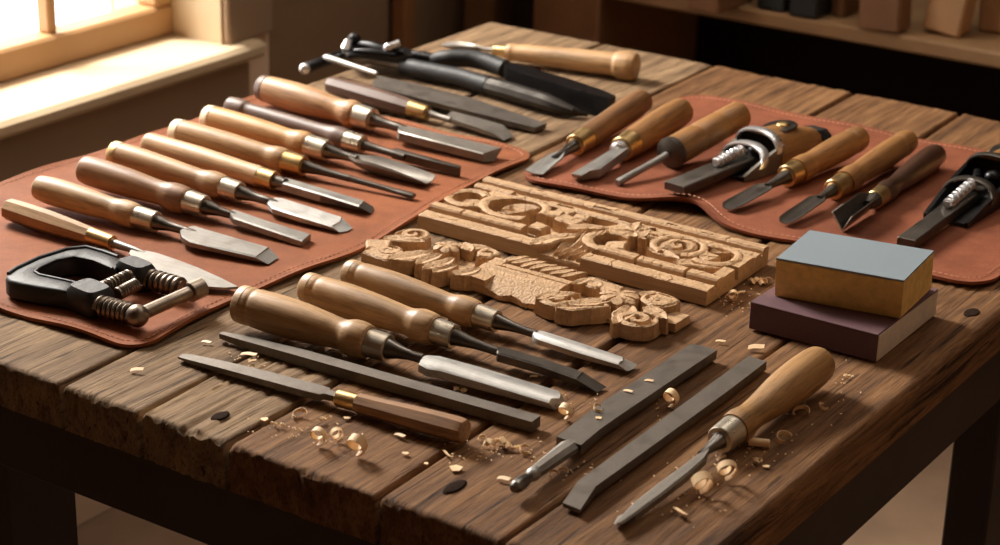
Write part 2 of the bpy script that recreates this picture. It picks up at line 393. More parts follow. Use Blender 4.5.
# ================================================================== THE BENCH
TX = .835; TY = 1.043; TH = .036
bench = empty('workbench', (TX / 2, TY / 2, FLOOR)); tag(bench, 'rustic workbench of thick weathered planks on a dark frame', 'workbench')
def n1(x, y=0, z=0): return noise.noise(Vector((x, y, z)))
def plank(xl0, xl1, xr0, xr1, y0, y1, mat, seed, rag=1.0, groove=1.0, edgeL=.0024, edgeR=.0024, round0=.0042, round1=.008, gap=.0024):
    nx = max(14, int(abs(xr0 - xl0) / .0024)); ny = 170
    ys = []; 
    for j in range(ny + 1):
        u = j / ny; u = u - .10 * math.sin(2 * PI * u) / (2 * PI) * 6 * .9 if False else u
        ys.append(u)
    ys = sorted(set([0, .0006, .0015, .003, .005, .0075, .0105, .014, .018, .023] + [.023 + (1 - .046) * k / ny for k in range(1, ny)] + [1 - q for q in (0, .0006, .0015, .003, .005, .0075, .0105, .014, .018, .023)]))
    vs = []; fs = []; rows = len(ys)
    L = y1 - y0
    for v in ys:
        for i in range(nx + 1):
            u = i / nx; u = .5 - .5 * math.cos(PI * u) * 1.0 if False else u
            # denser columns near the long edges
            u = u + .06 * math.sin(4 * PI * u) / (2 * PI) * -1
            xl = xl0 + (xl1 - xl0) * (v if y1 - y0 > .9 else (y0 + v * L) / TY) + gap; xr = xr0 + (xr1 - xr0) * (v if y1 - y0 > .9 else (y0 + v * L) / TY) - gap
            x = xl + (xr - xl) * u; y = y0 + v * L
            dl = x - xl; dr = xr - x; d0 = y - y0; d1 = y1 - y
            # ragged near end
            jag = rag * (.0030 * n1(x * 110 + seed, seed) + .0034 * n1(x * 300 + seed, seed * 2) + .002 * n1(x * 22, seed * 3))
            z = .0011 * groove * n1(x * 130 + 2.5 * n1(y * 2.2, seed), y * 3.5, seed) + .0009 * groove * n1(x * 300, y * 5, seed + 4) + .0010 * n1(x * 12, y * 5, seed + 9) - .0012
            def rnd(d, r): 
                if d >= r: return 0
                k = 1 - max(d, 0) / r; return r * (1 - math.sqrt(max(0, 1 - k * k)))
            z -= rnd(dl, edgeL * (1 + .5 * n1(y * 14, seed, 3))) * .8 + rnd(dr, edgeR * (1 + .5 * n1(y * 14, seed, 5))) * .8
            r0 = round0 * (1.0 + .5 * rag * n1(x * 30, seed)); z -= rnd(d0 + jag * .5, r0) * 1.0 + rnd(d1, round1)
            y += (jag * .35 if d0 < .002 else 0)
            vs.append((x, y, min(z, -.0002)))
    w = nx + 1
    for j in range(rows - 1):
        for i in range(nx): fs.append((j * w + i, j * w + i + 1, (j + 1) * w + i + 1, (j + 1) * w + i))
    base = len(vs); per = [i for i in range(nx + 1)] + [j * w + nx for j in range(1, rows)] + [(rows - 1) * w + i for i in range(nx - 1, -1, -1)] + [j * w for j in range(rows - 2, 0, -1)]
    for k in per: vs.append((vs[k][0], vs[k][1], -TH))
    m = len(per)
    for k in range(m): fs.append((per[k], base + k, base + (k + 1) % m, per[(k + 1) % m]))
    fs.append(tuple(base + k for k in range(m - 1, -1, -1)))
    mb = MB(); mb.add(vs, fs); o = rel(mb, bench).build('plank', mat, bench, 70); return o
plank(0, 0, .170, .161, 0, TY, 'plank_grey', 1.3, .6, .6)
plank(.170, .161, .346, .305, 0, TY, 'plank_grey', 2.7, .6, .5)
plank(.346, .305, .422, .392, 0, .47, 'plank_grey', 3.9, 1.2, 1.0, round1=.004)
plank(.422, .392, .500, .475, 0, .47, 'plank_grey', 5.1, 1.5, 2.6, edgeL=.003, round1=.004)
plank(.346, .305, .500, .475, .4715, TY, 'plank_brown', 12.4, .3, 1.3, round0=.004)
plank(.500, .475, .626, .596, 0, TY, 'plank_brown', 6.6, 1.0, .7)
plank(.626, .596, .7235, .7215, 0, TY, 'plank_brown', 7.2, .9, .8, edgeR=.003)
plank(.7205, .7185, TX, TX, 0, TY, 'plank_brown', 8.8, .8, 1.0, edgeL=.003, edgeR=.009)
AZ = -.088
rel(MB().box((.004, .004, AZ), (TX - .004, .028, -TH - .0002), .001), bench).build('apron', 'darkwood', bench)
rel(MB().box((TX - .028, .028, AZ), (TX - .004, TY - .03, -TH - .0002), .001), bench).build('apron', 'darkwood', bench)
rel(MB().box((.004, TY - .03, AZ), (TX - .004, TY - .006, -TH - .0002), .001), bench).build('apron', 'darkwood', bench)
rel(MB().box((.004, .028, AZ), (.028, TY - .03, -TH - .0002), .001), bench).build('apron', 'darkwood', bench)
for (a, b, y0, y1) in ((.165, .250, .029, .10), (.765, .805, .655, .80), (.735, .805, .03, .10), (.03, .10, .9, .97)):
    rel(MB().box((a, y0, FLOOR), (b, y1, -TH - .0004), .002), bench).build('leg', 'darkwood', bench)
# knots: dark recessed hollows
for (px, py, a, b) in ((220, 415.5, .0085, .005), (972, 312, .010, .006), (455, 486, .012, .005)):
    q = P(px, py, 0); mb = MB(); secs = []
    for rr, z in ((1.0, -.0010), (.85, .0002), (.5, .0004), (.05, .0003)):
        secs.append([(q[0] + b * rr * math.cos(2 * PI * k / 18) * (1 + .25 * n1(k, px)), q[1] + a * rr * math.sin(2 * PI * k / 18) * (1 + .25 * n1(k, py)), z) for k in range(18)])
    mb.loft(secs); rel(mb, bench).build('knot', 'knot', bench)

# ================================================================== LEATHER MATS
LT = .003
def mat_mesh(X0, X1, Y0, Y1, rc, lift, wob, seed):
    """rounded rectangle sheet; returns builder and z function"""
    nx, ny = 90, 90; top = []
    ys = [Y0 + (Y1 - Y0) * (.5 - .5 * math.cos(PI * j / ny)) for j in range(ny + 1)]
    for y in ys:
        ins = 0; 
        dy = min(y - Y0, Y1 - y)
        if dy < rc: ins = rc - math.sqrt(max(0, rc * rc - (rc - dy) ** 2))
        a = X0 + ins + wob(0, y); b = X1 - ins + wob(1, y); row = []
        for i in range(nx + 1):
            x = a + (b - a) * (.5 - .5 * math.cos(PI * i / nx)); e = min(x - a, b - x, y - Y0, Y1 - y)
            yy = y + (wob(2, x) * max(0, 1 - (y - Y0) / .08) if y - Y0 < .08 else 0)
            row.append((x, yy, lift(x, y, e)))
        top.append(row)
    vs = []; fs = []; w = nx + 1
    for row in top:
        for (x, y, z) in row: vs.append((x, y, z + LT))
    n = len(vs)
    for row in top:
        for (x, y, z) in row: vs.append((x, y, z + .0003))
    for j in range(ny):
        for i in range(nx):
            k = j * w + i; fs.append((k, k + 1, k + 1 + w, k + w)); fs.append((n + k, n + k + w, n + k + w + 1, n + k + 1))
    per = [i for i in range(w)] + [j * w + nx for j in range(1, ny + 1)] + [ny * w + i for i in range(nx - 1, -1, -1)] + [j * w for j in range(ny - 1, 0, -1)]
    for k in range(len(per)): a, b = per[k], per[(k + 1) % len(per)]; fs.append((a, b, n + b, n + a))
    mb = MB(); mb.add(vs, fs); ring = [vs[k] for k in per]
    return mb, ring

def stitches(ring, inset, mat, parent, step=.0052, length=.0034, skip=None):
    pts = [Vector(p) for p in ring]; cen = sum(pts, Vector()) / len(pts); n = len(pts); q = []
    for i, p in enumerate(pts):
        d = (pts[(i + 1) % n] - pts[i - 1]); nrm = Vector((-d.y, d.x, 0)).normalized(); q.append(p + nrm * inset)
    mb = MB(); acc = 0
    for i in range(n):
        a, b = q[i], q[(i + 1) % n]; L = (b - a).length
        if L < 1e-6: continue
        d = (b - a) / L; s = acc
        while s < L:
            c = a + d * s; e = c + d * length
            c = c + Vector((0, 0, .00005)); e = e + Vector((0, 0, .00005)); sd = Vector((-d.y, d.x, 0)) * .0006; u = Vector((0, 0, .0005))
            mb.add([c + sd, c - sd, e - sd, e + sd, c + u + d * .0006, e + u - d * .0006], [(0, 1, 4), (2, 3, 5), (1, 2, 5, 4), (3, 0, 4, 5)]); s += step
        acc = s - L
    return mb.build('stitching', mat, parent)

def wobL(k, v):
    if k == 1: return .005 * math.sin(v * 22 + .5) * (1 if v < .45 else max(0, 1 - (v - .45) / .1)) - .016 / (1 + math.exp(-(v - .47) / .02))
    if k == 0: return .003 * math.sin(v * 17)
    return .003 * math.sin(v * 24)
mb, ring = mat_mesh(.001, .349, .067, .640, .026, lambda x, y, e: max(0, .0012 * math.exp(-e / .008) * (1 + math.sin(x * 60 + y * 45))), wobL, 1)
lm = mb.build('leather_mat', 'leather', None, 50); tag(lm, 'large tan leather mat under the row of pale-handled chisels and the black clamp', 'leather mat')
stitches(ring, .0065, 'thread', lm)
def wobR(k, v):
    if k == 2: return .020 * math.exp(-((v - .523) / .030) ** 2) + .004 * math.sin(v * 30)
    if k == 0: return .004 * math.sin(v * 25)
    return 0
mb, ring = mat_mesh(.345, .806, .572, .915, .030, lambda x, y, e: .0075 * math.exp(-((x - .515) / .045) ** 2) * math.exp(-max(0, y - .572) / .016) + max(0, .001 * math.exp(-e / .008) * (1 + math.sin(x * 50))), wobR, 2)
rm = mb.build('leather_mat', 'rleather', None, 50); tag(rm, 'reddish leather mat with wavy stitched edge under the gouges and planes behind the blocks', 'leather mat')
stitches(ring, .0085, 'thread', rm)

# ================================================================== TOOLS ON THE LEFT MAT
BM = LT + .0004
GL = 'chisels laid out on the left leather mat'
def bench_chisel(label, butt, tip, handle, hm, ferr, fm, shank, top, h1, h0, bev, bm, group=GL, base=BM, cat='chisel', name='wood_chisel', band=None, th=None, dome=.35, zt=.0035, seg=28, extra=None, cham=.0014, ang=32):
    T = Tool(name, label, cat, group, butt, tip, base, [(p, h) for p, h in handle], zt=zt)
    T.turned('handle', handle, hm, dome, seg)
    if band:
        for (p0, p1, w0, w1, m, nm) in band: T.ring(nm, p0, p1, w0, w1, m, lip=.97, half=True)
    T.ring('ferrule', *ferr, fm)
    mb = MB(); pr = T.smooth(T.prof(shank)); mb.lathe([(pr[0][0] - .004, pr[0][1])] + pr, 20); mb.build('shank', 'shank' if bm != 'dark' else 'dark', T.root, 40); mb = MB()
    if top:
        b = T.blade_mb(top, h1, h0, bev, cham); mb.add(b.v, b.f)
    if extra: extra(T, mb)
    mb.build('blade', bm, T.root, ang)
    return T

# knife with the octagonal handle
T = Tool('carving_knife', 'broad-bladed knife with pale octagonal handle and brass ferrule behind the clamp', 'knife', None, (5.7, 208), (238, 284), BM, [(5, 11.2), (40, 11.6)], zt=.004)
T.turned('handle', [(7, 11.0), (20, 11.5), (45, 11.6), (70, 10.2), (89, 8.8)], 'beech', .12, 8, PI / 8, angle=20)
T.ring('ferrule', 88, 111, 8.6, 7.6, 'brass', .75)
mb = MB(); mb.lathe(T.smooth(T.prof([(104, 5.2), (112, 4.6), (124, 4.0), (134, 3.4), (144, 2.0), (148, .6)])), 16)
b = T.blade_mb([(129, 253.5), (131, 249.5), (138, 251.5), (146, 250.5), (158, 253.2), (178, 260), (198, 267.6), (218, 276.5), (238, 286.4), (224, 287.6), (208, 286.3), (190, 282.5), (172, 277), (156, 270.5), (142, 264), (134, 259)], .0012, -.0008); mb.add(b.v, b.f)
mb.build('blade', 'steel', T.root, 30)

bench_chisel('wide straight chisel with smooth pale handle, nearest row neighbour of the knife', (36, 186.5), (275.5, 257.5),
    [(36, 11.8), (46, 13.6), (62, 14.0), (85, 13.2), (104, 12.0), (112, 11.7), (116, 12.6), (120, 13.3), (128, 13.2), (132, 12.6), (134, 11.9)], 'tan', (133.5, 154, 11.2, 10.8), 'nickel',
    [(152, 8.6), (158, 7.4), (168, 5.2), (180, 4.4), (190, 4.0), (200, 2.6)],
    [(180, 230.5), (186, 227), (195, 225.3), x1(160, 302), x1(445, 383), x1(378, 432), (190, 241), (182, 236)], .0026, -.0026, {4: x1(494, 437), 5: x1(441, 471)}, 'steel')

bench_chisel('chisel with stout brown streaked handle and square-ended blade', (80.5, 168), (306, 238),
    [(81, 12.6), (88, 14.6), (104, 15.0), (130, 14.2), (150, 12.6), (160, 12.4), (165, 13.4), (170, 14.5), (178, 14.3), (183, 13.6), (185, 12.9)], 'walnut', (184.5, 203, 12.0, 11.4), 'nickel',
    [(200, 8.8), (207, 7.6), (218, 5.2), (230, 4.2), (242, 2.4)],
    [x1(248, 208), x1(272, 195), x1(460, 258), x1(655, 318), x1(610, 352), x1(270, 238), x1(252, 220)], .0028, -.0032, None, 'steel')

bench_chisel('broad bright chisel with rounded tip and pale handle with a light end band', (113, 152.8), (350, 226.5),
    [(113, 12.0), (122, 13.0), (140, 13.2), (165, 12.2), (190, 11.1), (199, 10.9), (204, 12.0), (208, 12.9), (215, 12.8), (219, 12.2), (221, 11.6)], 'beech', (221, 238, 11.0, 10.4), 'nickel',
    [(235, 8.4), (242, 7.0), (254, 4.8), (268, 4.4), (282, 2.2)],
    [x1(438, 160), x1(455, 145), x1(482, 135), x1(518, 139), x1(660, 184), x1(812, 233), x1(800, 256), x1(758, 279), x1(600, 232), x1(460, 187)], .0024, -.0028, {5: x1(864, 290), 6: x1(838, 305), 7: x1(798, 311)}, 'bright',
    band=[(114.5, 122, 12.6, 13.3, 'brass', 'end_band')])

bench_chisel('slim thick-bladed chisel with tapering pale handle and gold ferrule', (144.5, 142.5), (371.5, 209.5),
    [(145, 10.8), (150, 11.6), (158, 11.8), (190, 12.2), (225, 11.4), (245, 10.6), (258, 10.6)], 'tan', (257.5, 273, 10.2, 9.8), 'brass',
    [(270, 7.2), (276, 6.8), (284, 6.0)],
    [x1(470, 30), x1(492, 24), x1(700, 84), x1(925, 151), x1(893, 178), x1(700, 118), x1(490, 56), x1(470, 48)], .0030, -.0048, {3: x1(970, 186), 4: x1(955, 216)}, 'steel', zt=.0055)

def rod_end(T, mb):
    mb.loft([[(t, w * math.cos(a), h * math.sin(a)) for a in [2 * PI * k / 12 for k in range(12)]] for t, w, h in ((T.t(345), .0028, .0030), (T.t(380), .0026, .0026), (T.t(400), .0033, .0024), (T.t(411), .0040, .0028), (T.t(414), .0036, .0022))])
bench_chisel('thin dark rod-shaped chisel with pale handle and white end cap', (174.5, 130.8), (413.5, 196),
    [(175, 12.0), (183, 13.2), (200, 13.4), (230, 12.8), (258, 11.6), (266, 11.4), (271, 12.3), (276, 12.8), (281, 12.2), (283, 11.6)], 'beech', (282.5, 302, 11.2, 10.6), 'brass',
    [(298, 7.6), (306, 6.4), (320, 4.6), (335, 3.8), (350, 3.6)], None, 0, 0, None, 'dark', band=[(175, 183, 12.2, 13.4, 'pearend', 'end_cap')], extra=rod_end)

def gouge_a(T, mb):
    t0, t1 = T.t(350), T.t(431); L = t1 - t0
    b = T.channel_mb([(t0, .007, .001, .0045, .002), (t0 + .12 * L, .016, .003, .006, .0000), (t0 + .3 * L, .021, .0085, .006, -.0035), (t0 + .6 * L, .022, .0085, .005, -.0040), (t0 + .85 * L, .0225, .0060, .0035, -.0035), (t1 - .002, .0225, .0042, .0012, -.0030)])
    mb.add(b.v, b.f)
bench_chisel('hollow scoop-bladed gouge with honey-coloured handle', (207, 117), (429, 179.5),
    [(207, 11.8), (214, 12.8), (232, 13.2), (258, 12.8), (280, 11.6), (288, 11.4), (293, 12.4), (298, 13.3), (304, 12.8), (306, 12.0)], 'honey', (305.5, 325, 11.6, 11.0), 'nickel',
    [(321, 8.4), (330, 7.0), (342, 4.8), (356, 4.2)], None, 0, 0, None, 'dull', cat='gouge', name='gouge', band=[(207.5, 214.5, 12.2, 13.0, 'pearend', 'end_cap')], extra=gouge_a, zt=.006)

bench_chisel('narrow dark mortise chisel with slim dark brown handle', (227.5, 105.5), (462, 173.5),
    [(227.5, 9.2), (233, 10.4), (243, 10.2), (246, 8.6), (262, 9.0), (290, 9.2), (315, 9.2), (326, 9.8), (335, 11.4), (344, 10.6)], 'rose', (344, 361, 10.0, 9.4), 'nickel',
    [(358, 6.2), (366, 5.0), (378, 3.8), (394, 3.6), (404, 3.0)],
    [c34(258, 96), c34(280, 86), c34(440, 130), c34(600, 174), c34(596, 184), c34(430, 142), c34(270, 98)], .0040, -.0052, None, 'dark', zt=.0062)

bench_chisel('largest chisel, fat pale handle with dark end ring at the far edge of the mat', (262, 87.5), (496, 156),
    [(262, 12.2), (268, 13.6), (285, 14.6), (300, 14.8), (320, 13.4), (332, 11.7), (338, 11.5), (343, 12.8), (347, 14.0), (352, 13.6), (354, 12.6)], 'maple', (353, 370, 12.2, 11.6), 'nickel',
    [(366, 8.0), (375, 6.4), (386, 4.8), (398, 4.4), (412, 3.0)],
    [x4(388, 345), x4(396, 330), x4(430, 325), x4(670, 380), x4(912, 437), x4(815, 466), x4(600, 410), x4(395, 357)], .0034, -.0052, {4: x4(872, 505), 5: x4(818, 510)}, 'dull',
    band=[(262, 268.5, 12.4, 13.7, 'rose', 'end_ring')], zt=.0066)

# ---- clamp
clampO = P(*c2(320, 235), .0)
cl = empty('screw_clamp', (clampO[0], clampO[1], BM)); tag(cl, 'black C-shaped clamp with two threaded screws and steel cross bar on the left mat', 'clamp')
def cw(x, y, z): q = P(*c2(x, y), BM + z); return (q[0] - clampO[0], q[1] - clampO[1], z)
CH = .0165
outer = [(478, 152), (440, 134), (400, 118), (365, 106), (330, 98), (290, 98), (250, 106), (195, 122), (140, 141), (90, 163), (50, 185), (28, 202), (20, 218), (34, 232), (80, 243), (150, 256), (215, 266), (275, 276)]
inner = [(300, 243), (250, 228), (200, 217), (152, 207), (138, 199), (148, 187), (180, 172), (215, 158), (250, 149), (285, 144), (320, 147), (360, 160), (400, 175), (440, 192)]
def outline_prism(outer, inner, z0, z1, e):
    poly = [Vector(cw(x, y, z1)) for x, y in outer + inner]; n = len(poly)
    # polygon inset for softened edges
    area = sum(poly[i].x * poly[(i + 1) % n].y - poly[(i + 1) % n].x * poly[i].y for i in range(n)); sg = 1 if area > 0 else -1
    def ins(d, z):
        out = []
        for i in range(n):
            a = (poly[i] - poly[i - 1]).normalized(); b = (poly[(i + 1) % n] - poly[i]).normalized(); t = (a + b).normalized()
            out.append((poly[i].x - sg * t.y * d, poly[i].y + sg * t.x * d, z))
        return out
    return [ins(e, z0), ins(0, z0 + e), ins(0, z1 - e), ins(e * .5, z1 - e * .3), ins(e, z1)]
mb = MB(); secs = outline_prism(outer, inner, .0005, CH, .0022)
n = len(secs[0]); no = len(outer); ni = len(inner)
vs = [q for s_ in secs for q in s_]; fs = []
for i in range(len(secs) - 1):
    for j in range(n): fs.append((i * n + j, i * n + (j + 1) % n, (i + 1) * n + (j + 1) % n, (i + 1) * n + j))
# caps: strips between the outer and inner outlines
for lay in (0, len(secs) - 1):
    o0 = lay * n; a = 0; b = n - 1
    while a < no - 1 or b > no:
        fa = a / (no - 1); fb = (n - 1 - b) / (ni - 1)
        if (fa <= fb and a < no - 1) or b == no: fs.append((o0 + a, o0 + a + 1, o0 + b)); a += 1
        else: fs.append((o0 + a, o0 + b - 1, o0 + b)); b -= 1
mb.add(vs, fs)
# raised rim along the outside of the arch
rim = [cw(x, y, CH + .0004) for x, y in [(452, 141), (400, 122), (330, 103), (255, 111), (145, 146), (60, 186), (32, 206)]]
mb.tube(rim, .0016, 8)
mb.tube([cw(x, y, CH + .0002) for x, y in [(432, 186), (360, 156), (285, 141), (215, 154), (150, 184), (134, 199), (152, 210), (250, 231), (292, 241)]], .0012, 8)
mb.build('clamp_frame', 'black', cl, 40)
def boss(center, rx, ry, z0, z1, ang):
    cx, cy = center[:2]; secs = []
    for z, k in ((z0, .82), (z0 + .004, .98), ((z0 + z1) / 2, 1.0), (z1 - .004, .94), (z1, .76)):
        secs.append([(cx + rx * k * (abs(math.cos(a)) ** .45) * math.copysign(1, math.cos(a)) * math.cos(ang) - ry * k * (abs(math.sin(a)) ** .45) * math.copysign(1, math.sin(a)) * math.sin(ang),
                      cy + rx * k * (abs(math.cos(a)) ** .45) * math.copysign(1, math.cos(a)) * math.sin(ang) + ry * k * (abs(math.sin(a)) ** .45) * math.copysign(1, math.sin(a)) * math.cos(ang), z) for a in [2 * PI * k2 / 24 for k2 in range(24)]])
    return MB().loft(secs)
b1 = cw(345, 272, CH); b2 = cw(520, 180, CH)
boss(b1, .0180, .0135, .0004, CH + .0045, -.12).build('boss', 'black', cl, 40)
boss(b2, .0175, .0105, .0004, CH + .0045, -.12).build('boss', 'black', cl, 40)
SZc = .0100
s1a, s1b = Vector(cw(385, 330, SZc)), Vector(cw(508, 362, SZc)); s2a, s2b = Vector(cw(560, 222, SZc)), Vector(cw(700, 262, SZc))
for a, b in ((s1a, s1b), (s2a, s2b)):
    mb = MB(); mb.tube([a, b], .0060, 16); mb.coil(a, b, .0068, .0020, 7); mb.build('screw', 'rawsteel', cl, 50)
e1, e2 = Vector(cw(527, 368, .0115)), Vector(cw(752, 268, .0150))
mb = MB(); d = (e2 - e1).normalized(); mb.tube([e1, e2], .0052, 18); mb.ball(e1, .0088); mb.tube([e2 - d * .007, e2 - d * .0062, e2 + d * .0062, e2 + d * .0075], [.0055, .0078, .0078, .0060], 18)
mb.build('cross_bar', 'rawsteel', cl, 35)
for (p, q, z) in (((392, 262), (500, 212), .0150), ((450, 285), (525, 246), .0110)):
    a, b = Vector(cw(*p, z)), Vector(cw(*q, z)); mb = MB(); mb.tube([a, b], .0038, 14); mb.coil(a, b, .0043, .0012, 9); mb.build('threaded_rod', 'rawsteel', cl, 50)

# ================================================================== TOOLS AT THE BACK LEFT, ON BARE WOOD
BW = .0002
# narrow chisel with faceted dark handle and brass ferrule
T = Tool('wood_chisel', 'dark octagonal-handled chisel with brass ferrule beside the flat file at the back', 'chisel', None, (327, 84), (511, 137.5), BW, [(330, 9), (380, 10.2)], zt=.004)
T.turned('handle', [(328, 8.2), (333, 8.8), (350, 9.6), (375, 10.2), (395, 9.8), (409, 8.8)], 'rose', .2, 8, PI / 8, angle=20)
T.ring('ferrule', 408.5, 426, 8.8, 7.8, 'brass', .75)
mb = MB(); mb.lathe(T.smooth(T.prof([(420, 5.0), (428, 4.2), (438, 3.2), (450, 3.2)])), 16)
b = T.blade_mb([x4(632, 278), x4(658, 255), x4(790, 288), x4(918, 325), x4(866, 366), x4(740, 322), x4(640, 290)], .0020, -.0024, {3: x4(970, 380), 4: x4(918, 402)}); mb.add(b.v, b.f)
mb.build('blade', 'dull', T.root, 30)

# flat file with a bare tang, leaning on the rod of the black tool
T = Tool('flat_file', 'grey flat file with bare bright tang raised on a black rod', 'file', 'files on the bench', (324.7, 57.0), (545, 127), BW, zb=.0175, zt=.0030)
b = T.blade_mb([x4(262, 112), x4(290, 77), x4(520, 130), x4(760, 190), cF(484, 446), cF(432, 466), x4(700, 245), x4(268, 132)], .0026, -.0026)
b.build('file_body', 'filem', T.root, 30)
MB().lathe(T.smooth(T.prof([(323.5, 1.6), (325, 2.9), (328, 3.3), (340, 3.1), (355, 2.7), (376, 2.3)])), 14).build('tang', 'bright', T.root, 40)

# black hinged tool: head with screws, cross rod and two long arms
bo = P(*cE(330, 140), 0)
bt = empty('lever_clamp', (bo[0], bo[1], 0)); tag(bt, 'black lever tool with screwed jaw head and two long dark arms at the back corner', 'clamp')
def bw(p, z): q = P(*p, z); return (q[0] - bo[0], q[1] - bo[1], q[2])
mb = MB()
head = [cE(268, 128), cE(300, 100), cE(340, 78), cE(400, 92), cE(480, 108), cE(560, 120), cE(640, 130), cE(655, 170), cE(600, 182), cE(500, 172), cE(420, 160), cE(340, 165), cE(290, 168)]
tp = [bw(p, .022) for p in head]; bt_ = [(q[0], q[1], .0182) for q in tp]; mb.prism(tp, bt_).build('jaw_head', 'blackmetal', bt, 30)
mb = MB(); mb.tube([bw(cE(320, 95), .026), bw(cE(420, 108), .028), bw(cE(520, 140), .026), bw(cE(600, 150), .024)], [.004, .006, .006, .004], 10, .7); mb.tube([bw(cE(330, 140), .024), bw(cE(430, 145), .026), bw(cE(560, 165), .024)], [.003, .005, .003], 10, .7)
mb.build('jaw_ridge', 'blackmetal', bt, 40)
mb = MB(); mb.tube([bw(cE(280, 150), .016), bw(cE(284, 120), .026), bw(cE(296, 92), .030)], [.004, .005, .004], 12); mb.build('jaw_tip', 'chrome', bt, 40)
mb = MB(); mb.ball(bw(cE(330, 80), .030), .0075, 14, 8); mb.build('screw', 'blackmetal', bt, 40)
mb = MB(); mb.tube([bw(cE(510, 128), .030), bw(cE(580, 102), .034)], .0042, 12); mb.ball(bw(cE(516, 126), .030), .0052, 12, 8); mb.build('screw', 'chrome', bt, 40)
mb = MB(); mb.tube([bw(cE(52, 244), .010), bw(cE(62, 240), .0102), bw(cE(180, 195), .010), bw(cE(300, 155), .010)], [.0040, .0060, .0062, .0062], 14); mb.build('cross_rod', 'blackmetal', bt, 40)
mb = MB(); mb.ball(bw(cE(54, 243), .0102), .0062, 14, 8); mb.build('rod_cap', 'chrome', bt, 40)
# nearer arm
arm = MB(); arm.tube([bw(cE(330, 178), .0125), bw(cE(440, 195), .012), bw(cE(600, 228), .0112)], [.0050, .0052, .0056], 14)
ao = arm.build('arm', 'dull', bt, 40)
mb = MB(); mb.tube([bw(cE(590, 226), .0105), bw(cE(606, 229), .0105), bw(cE(700, 250), .0105), bw(cF(100, 240), .0105), bw(cF(222, 276), .0105)], [.0075, .0098, .0100, .0100, .0098], 18); mb.build('grip', 'black', ao, 40)
mb = MB(); pa = [cF(218, 274), cF(228, 277), cF(330, 305), cF(480, 350), cF(520, 366), cF(600, 392), cF(672, 412)]
mb.tube([bw(p, z) for p, z in zip(pa, (.0105, .0105, .0105, .010, .009, .006, .001))], [.0090, .0105, .0105, .0100, .0092, .0060, .0008], 10, .9); mb.build('pointed_tip', 'tipsteel', ao, 25)
# farther arm
pc = [cE(640, 165), cE(720, 178), cE(790, 190)]
a2 = MB().tube([bw(p, .012) for p in pc], [.0055, .0062, .0055], 12).build('arm', 'blackmetal', bt, 40)
pg = [cE(770, 190), cE(800, 188), cF(60, 150), cF(140, 152), cF(210, 168), cF(296, 200)]
MB().tube([bw(p, z) for p, z in zip(pg, (.012, .014, .016, .0165, .0155, .014))], [.006, .0085, .0098, .0100, .0100, .0098], 18).build('grip', 'black', a2, 40)
tp = [bw(p, .0220) for p in (cF(292, 176), cF(318, 170), cF(440, 200), cF(600, 248), cF(740, 295), cF(798, 322), cF(774, 334), cF(640, 300), cF(480, 250), cF(300, 196))]
bt_ = [(q[0], q[1], .0006) for q in tp]
MB().prism(tp, bt_).build('blade', 'blackmetal', a2, 25)

# spoon gouge lying the other way round
T = Tool('spoon_gouge', 'spoon-bladed gouge with long pale handle lying alone at the back edge', 'gouge', None, (634, 66.5), (443, 44), BW, [(628, 13.5), (612, 12)], zt=.010)
T.turned('handle', [(637, 12.8), (630, 14.8), (622, 14.6), (616, 13.8), (614, 12.0), (606, 11.8), (580, 11.2), (550, 10.0), (525, 9.0), (514, 8.4), (510, 8.8), (506, 8.0)], 'beech', .22, 28)
T.ring('ferrule', 507, 493, 6.2, 5.0, 'brass', .75)
mb = MB(); mb.lathe(T.smooth(T.prof([(496, 2.8), (488, 2.2), (480, 2.0), (474, 2.6)])), 14)
ta, tb = T.t(480), T.t(442); L = tb - ta
b = T.channel_mb([(ta, .006, .001, .004, .001), (ta + .25 * L, .014, .003, .004, -.0005), (ta + .6 * L, .018, .004, .004, -.001), (ta + .88 * L, .014, .003, .003, -.001), (tb, .004, .001, .002, -.0005)]); mb.add(b.v, b.f)
mb.build('blade', 'dull', T.root, 35)

# ================================================================== TOOLS ON THE RIGHT MAT
GR = 'gouges on the right leather mat'
T = bench_chisel('flared short gouge with brown handle at the left end of the reddish mat', (645, 99), (536, 171), [(645, 11.8), (636, 13.0), (620, 13.0), (604, 12.4), (594, 12.2), (588, 12.0)], 'oldamber', (589, 577, 11.8, 11.0), 'brass',
    [(578, 6.6), (572, 5.8), (566, 4.6), (560, 3.8), (555, 3.8)], None, 0, 0, None, 'steel', group=GR, cat='gouge', name='gouge', dome=.5, zt=.004,
    extra=lambda T, mb: (lambda a, b: mb.add(*(lambda q: (q.v, q.f))(T.channel_mb([(a, .007, .0008, .004, .002), (a + .25 * (b - a), .016, .0016, .0035, .0008), (a + .7 * (b - a), .0185, .0016, .003, 0), (b, .0195, .0012, .0010, -.0008)]))))(T.t(562), T.t(534)))
def vee_blade(T, mb, ta, tb, w, h, th, back=0.0):
    secs = []
    for t, k in ((ta, .55), (ta + (tb - ta) * .25, 1.0), (tb, 1.0)):
        sh = back if t == tb else 0
        secs.append([(t - sh, -w / 2 * k, h * k * .6), (t, 0, -h * k * .4 - th), (t - sh, w / 2 * k, h * k * .6), (t - sh, (w / 2 - th) * k, h * k * .6), (t, 0, -h * k * .4), (t - sh, -(w / 2 - th) * k, h * k * .6)])
    mb.loft(secs)
def faceted(T, mb):
    b = T.blade_mb([cH(555, 248), cH(600, 225), cH(640, 240), cH(500, 345), cH(452, 352), cH(408, 378), cH(357, 368)], .0050, -.0035, {5: cH(410, 402), 6: cH(362, 385)}); mb.add(b.v, b.f)
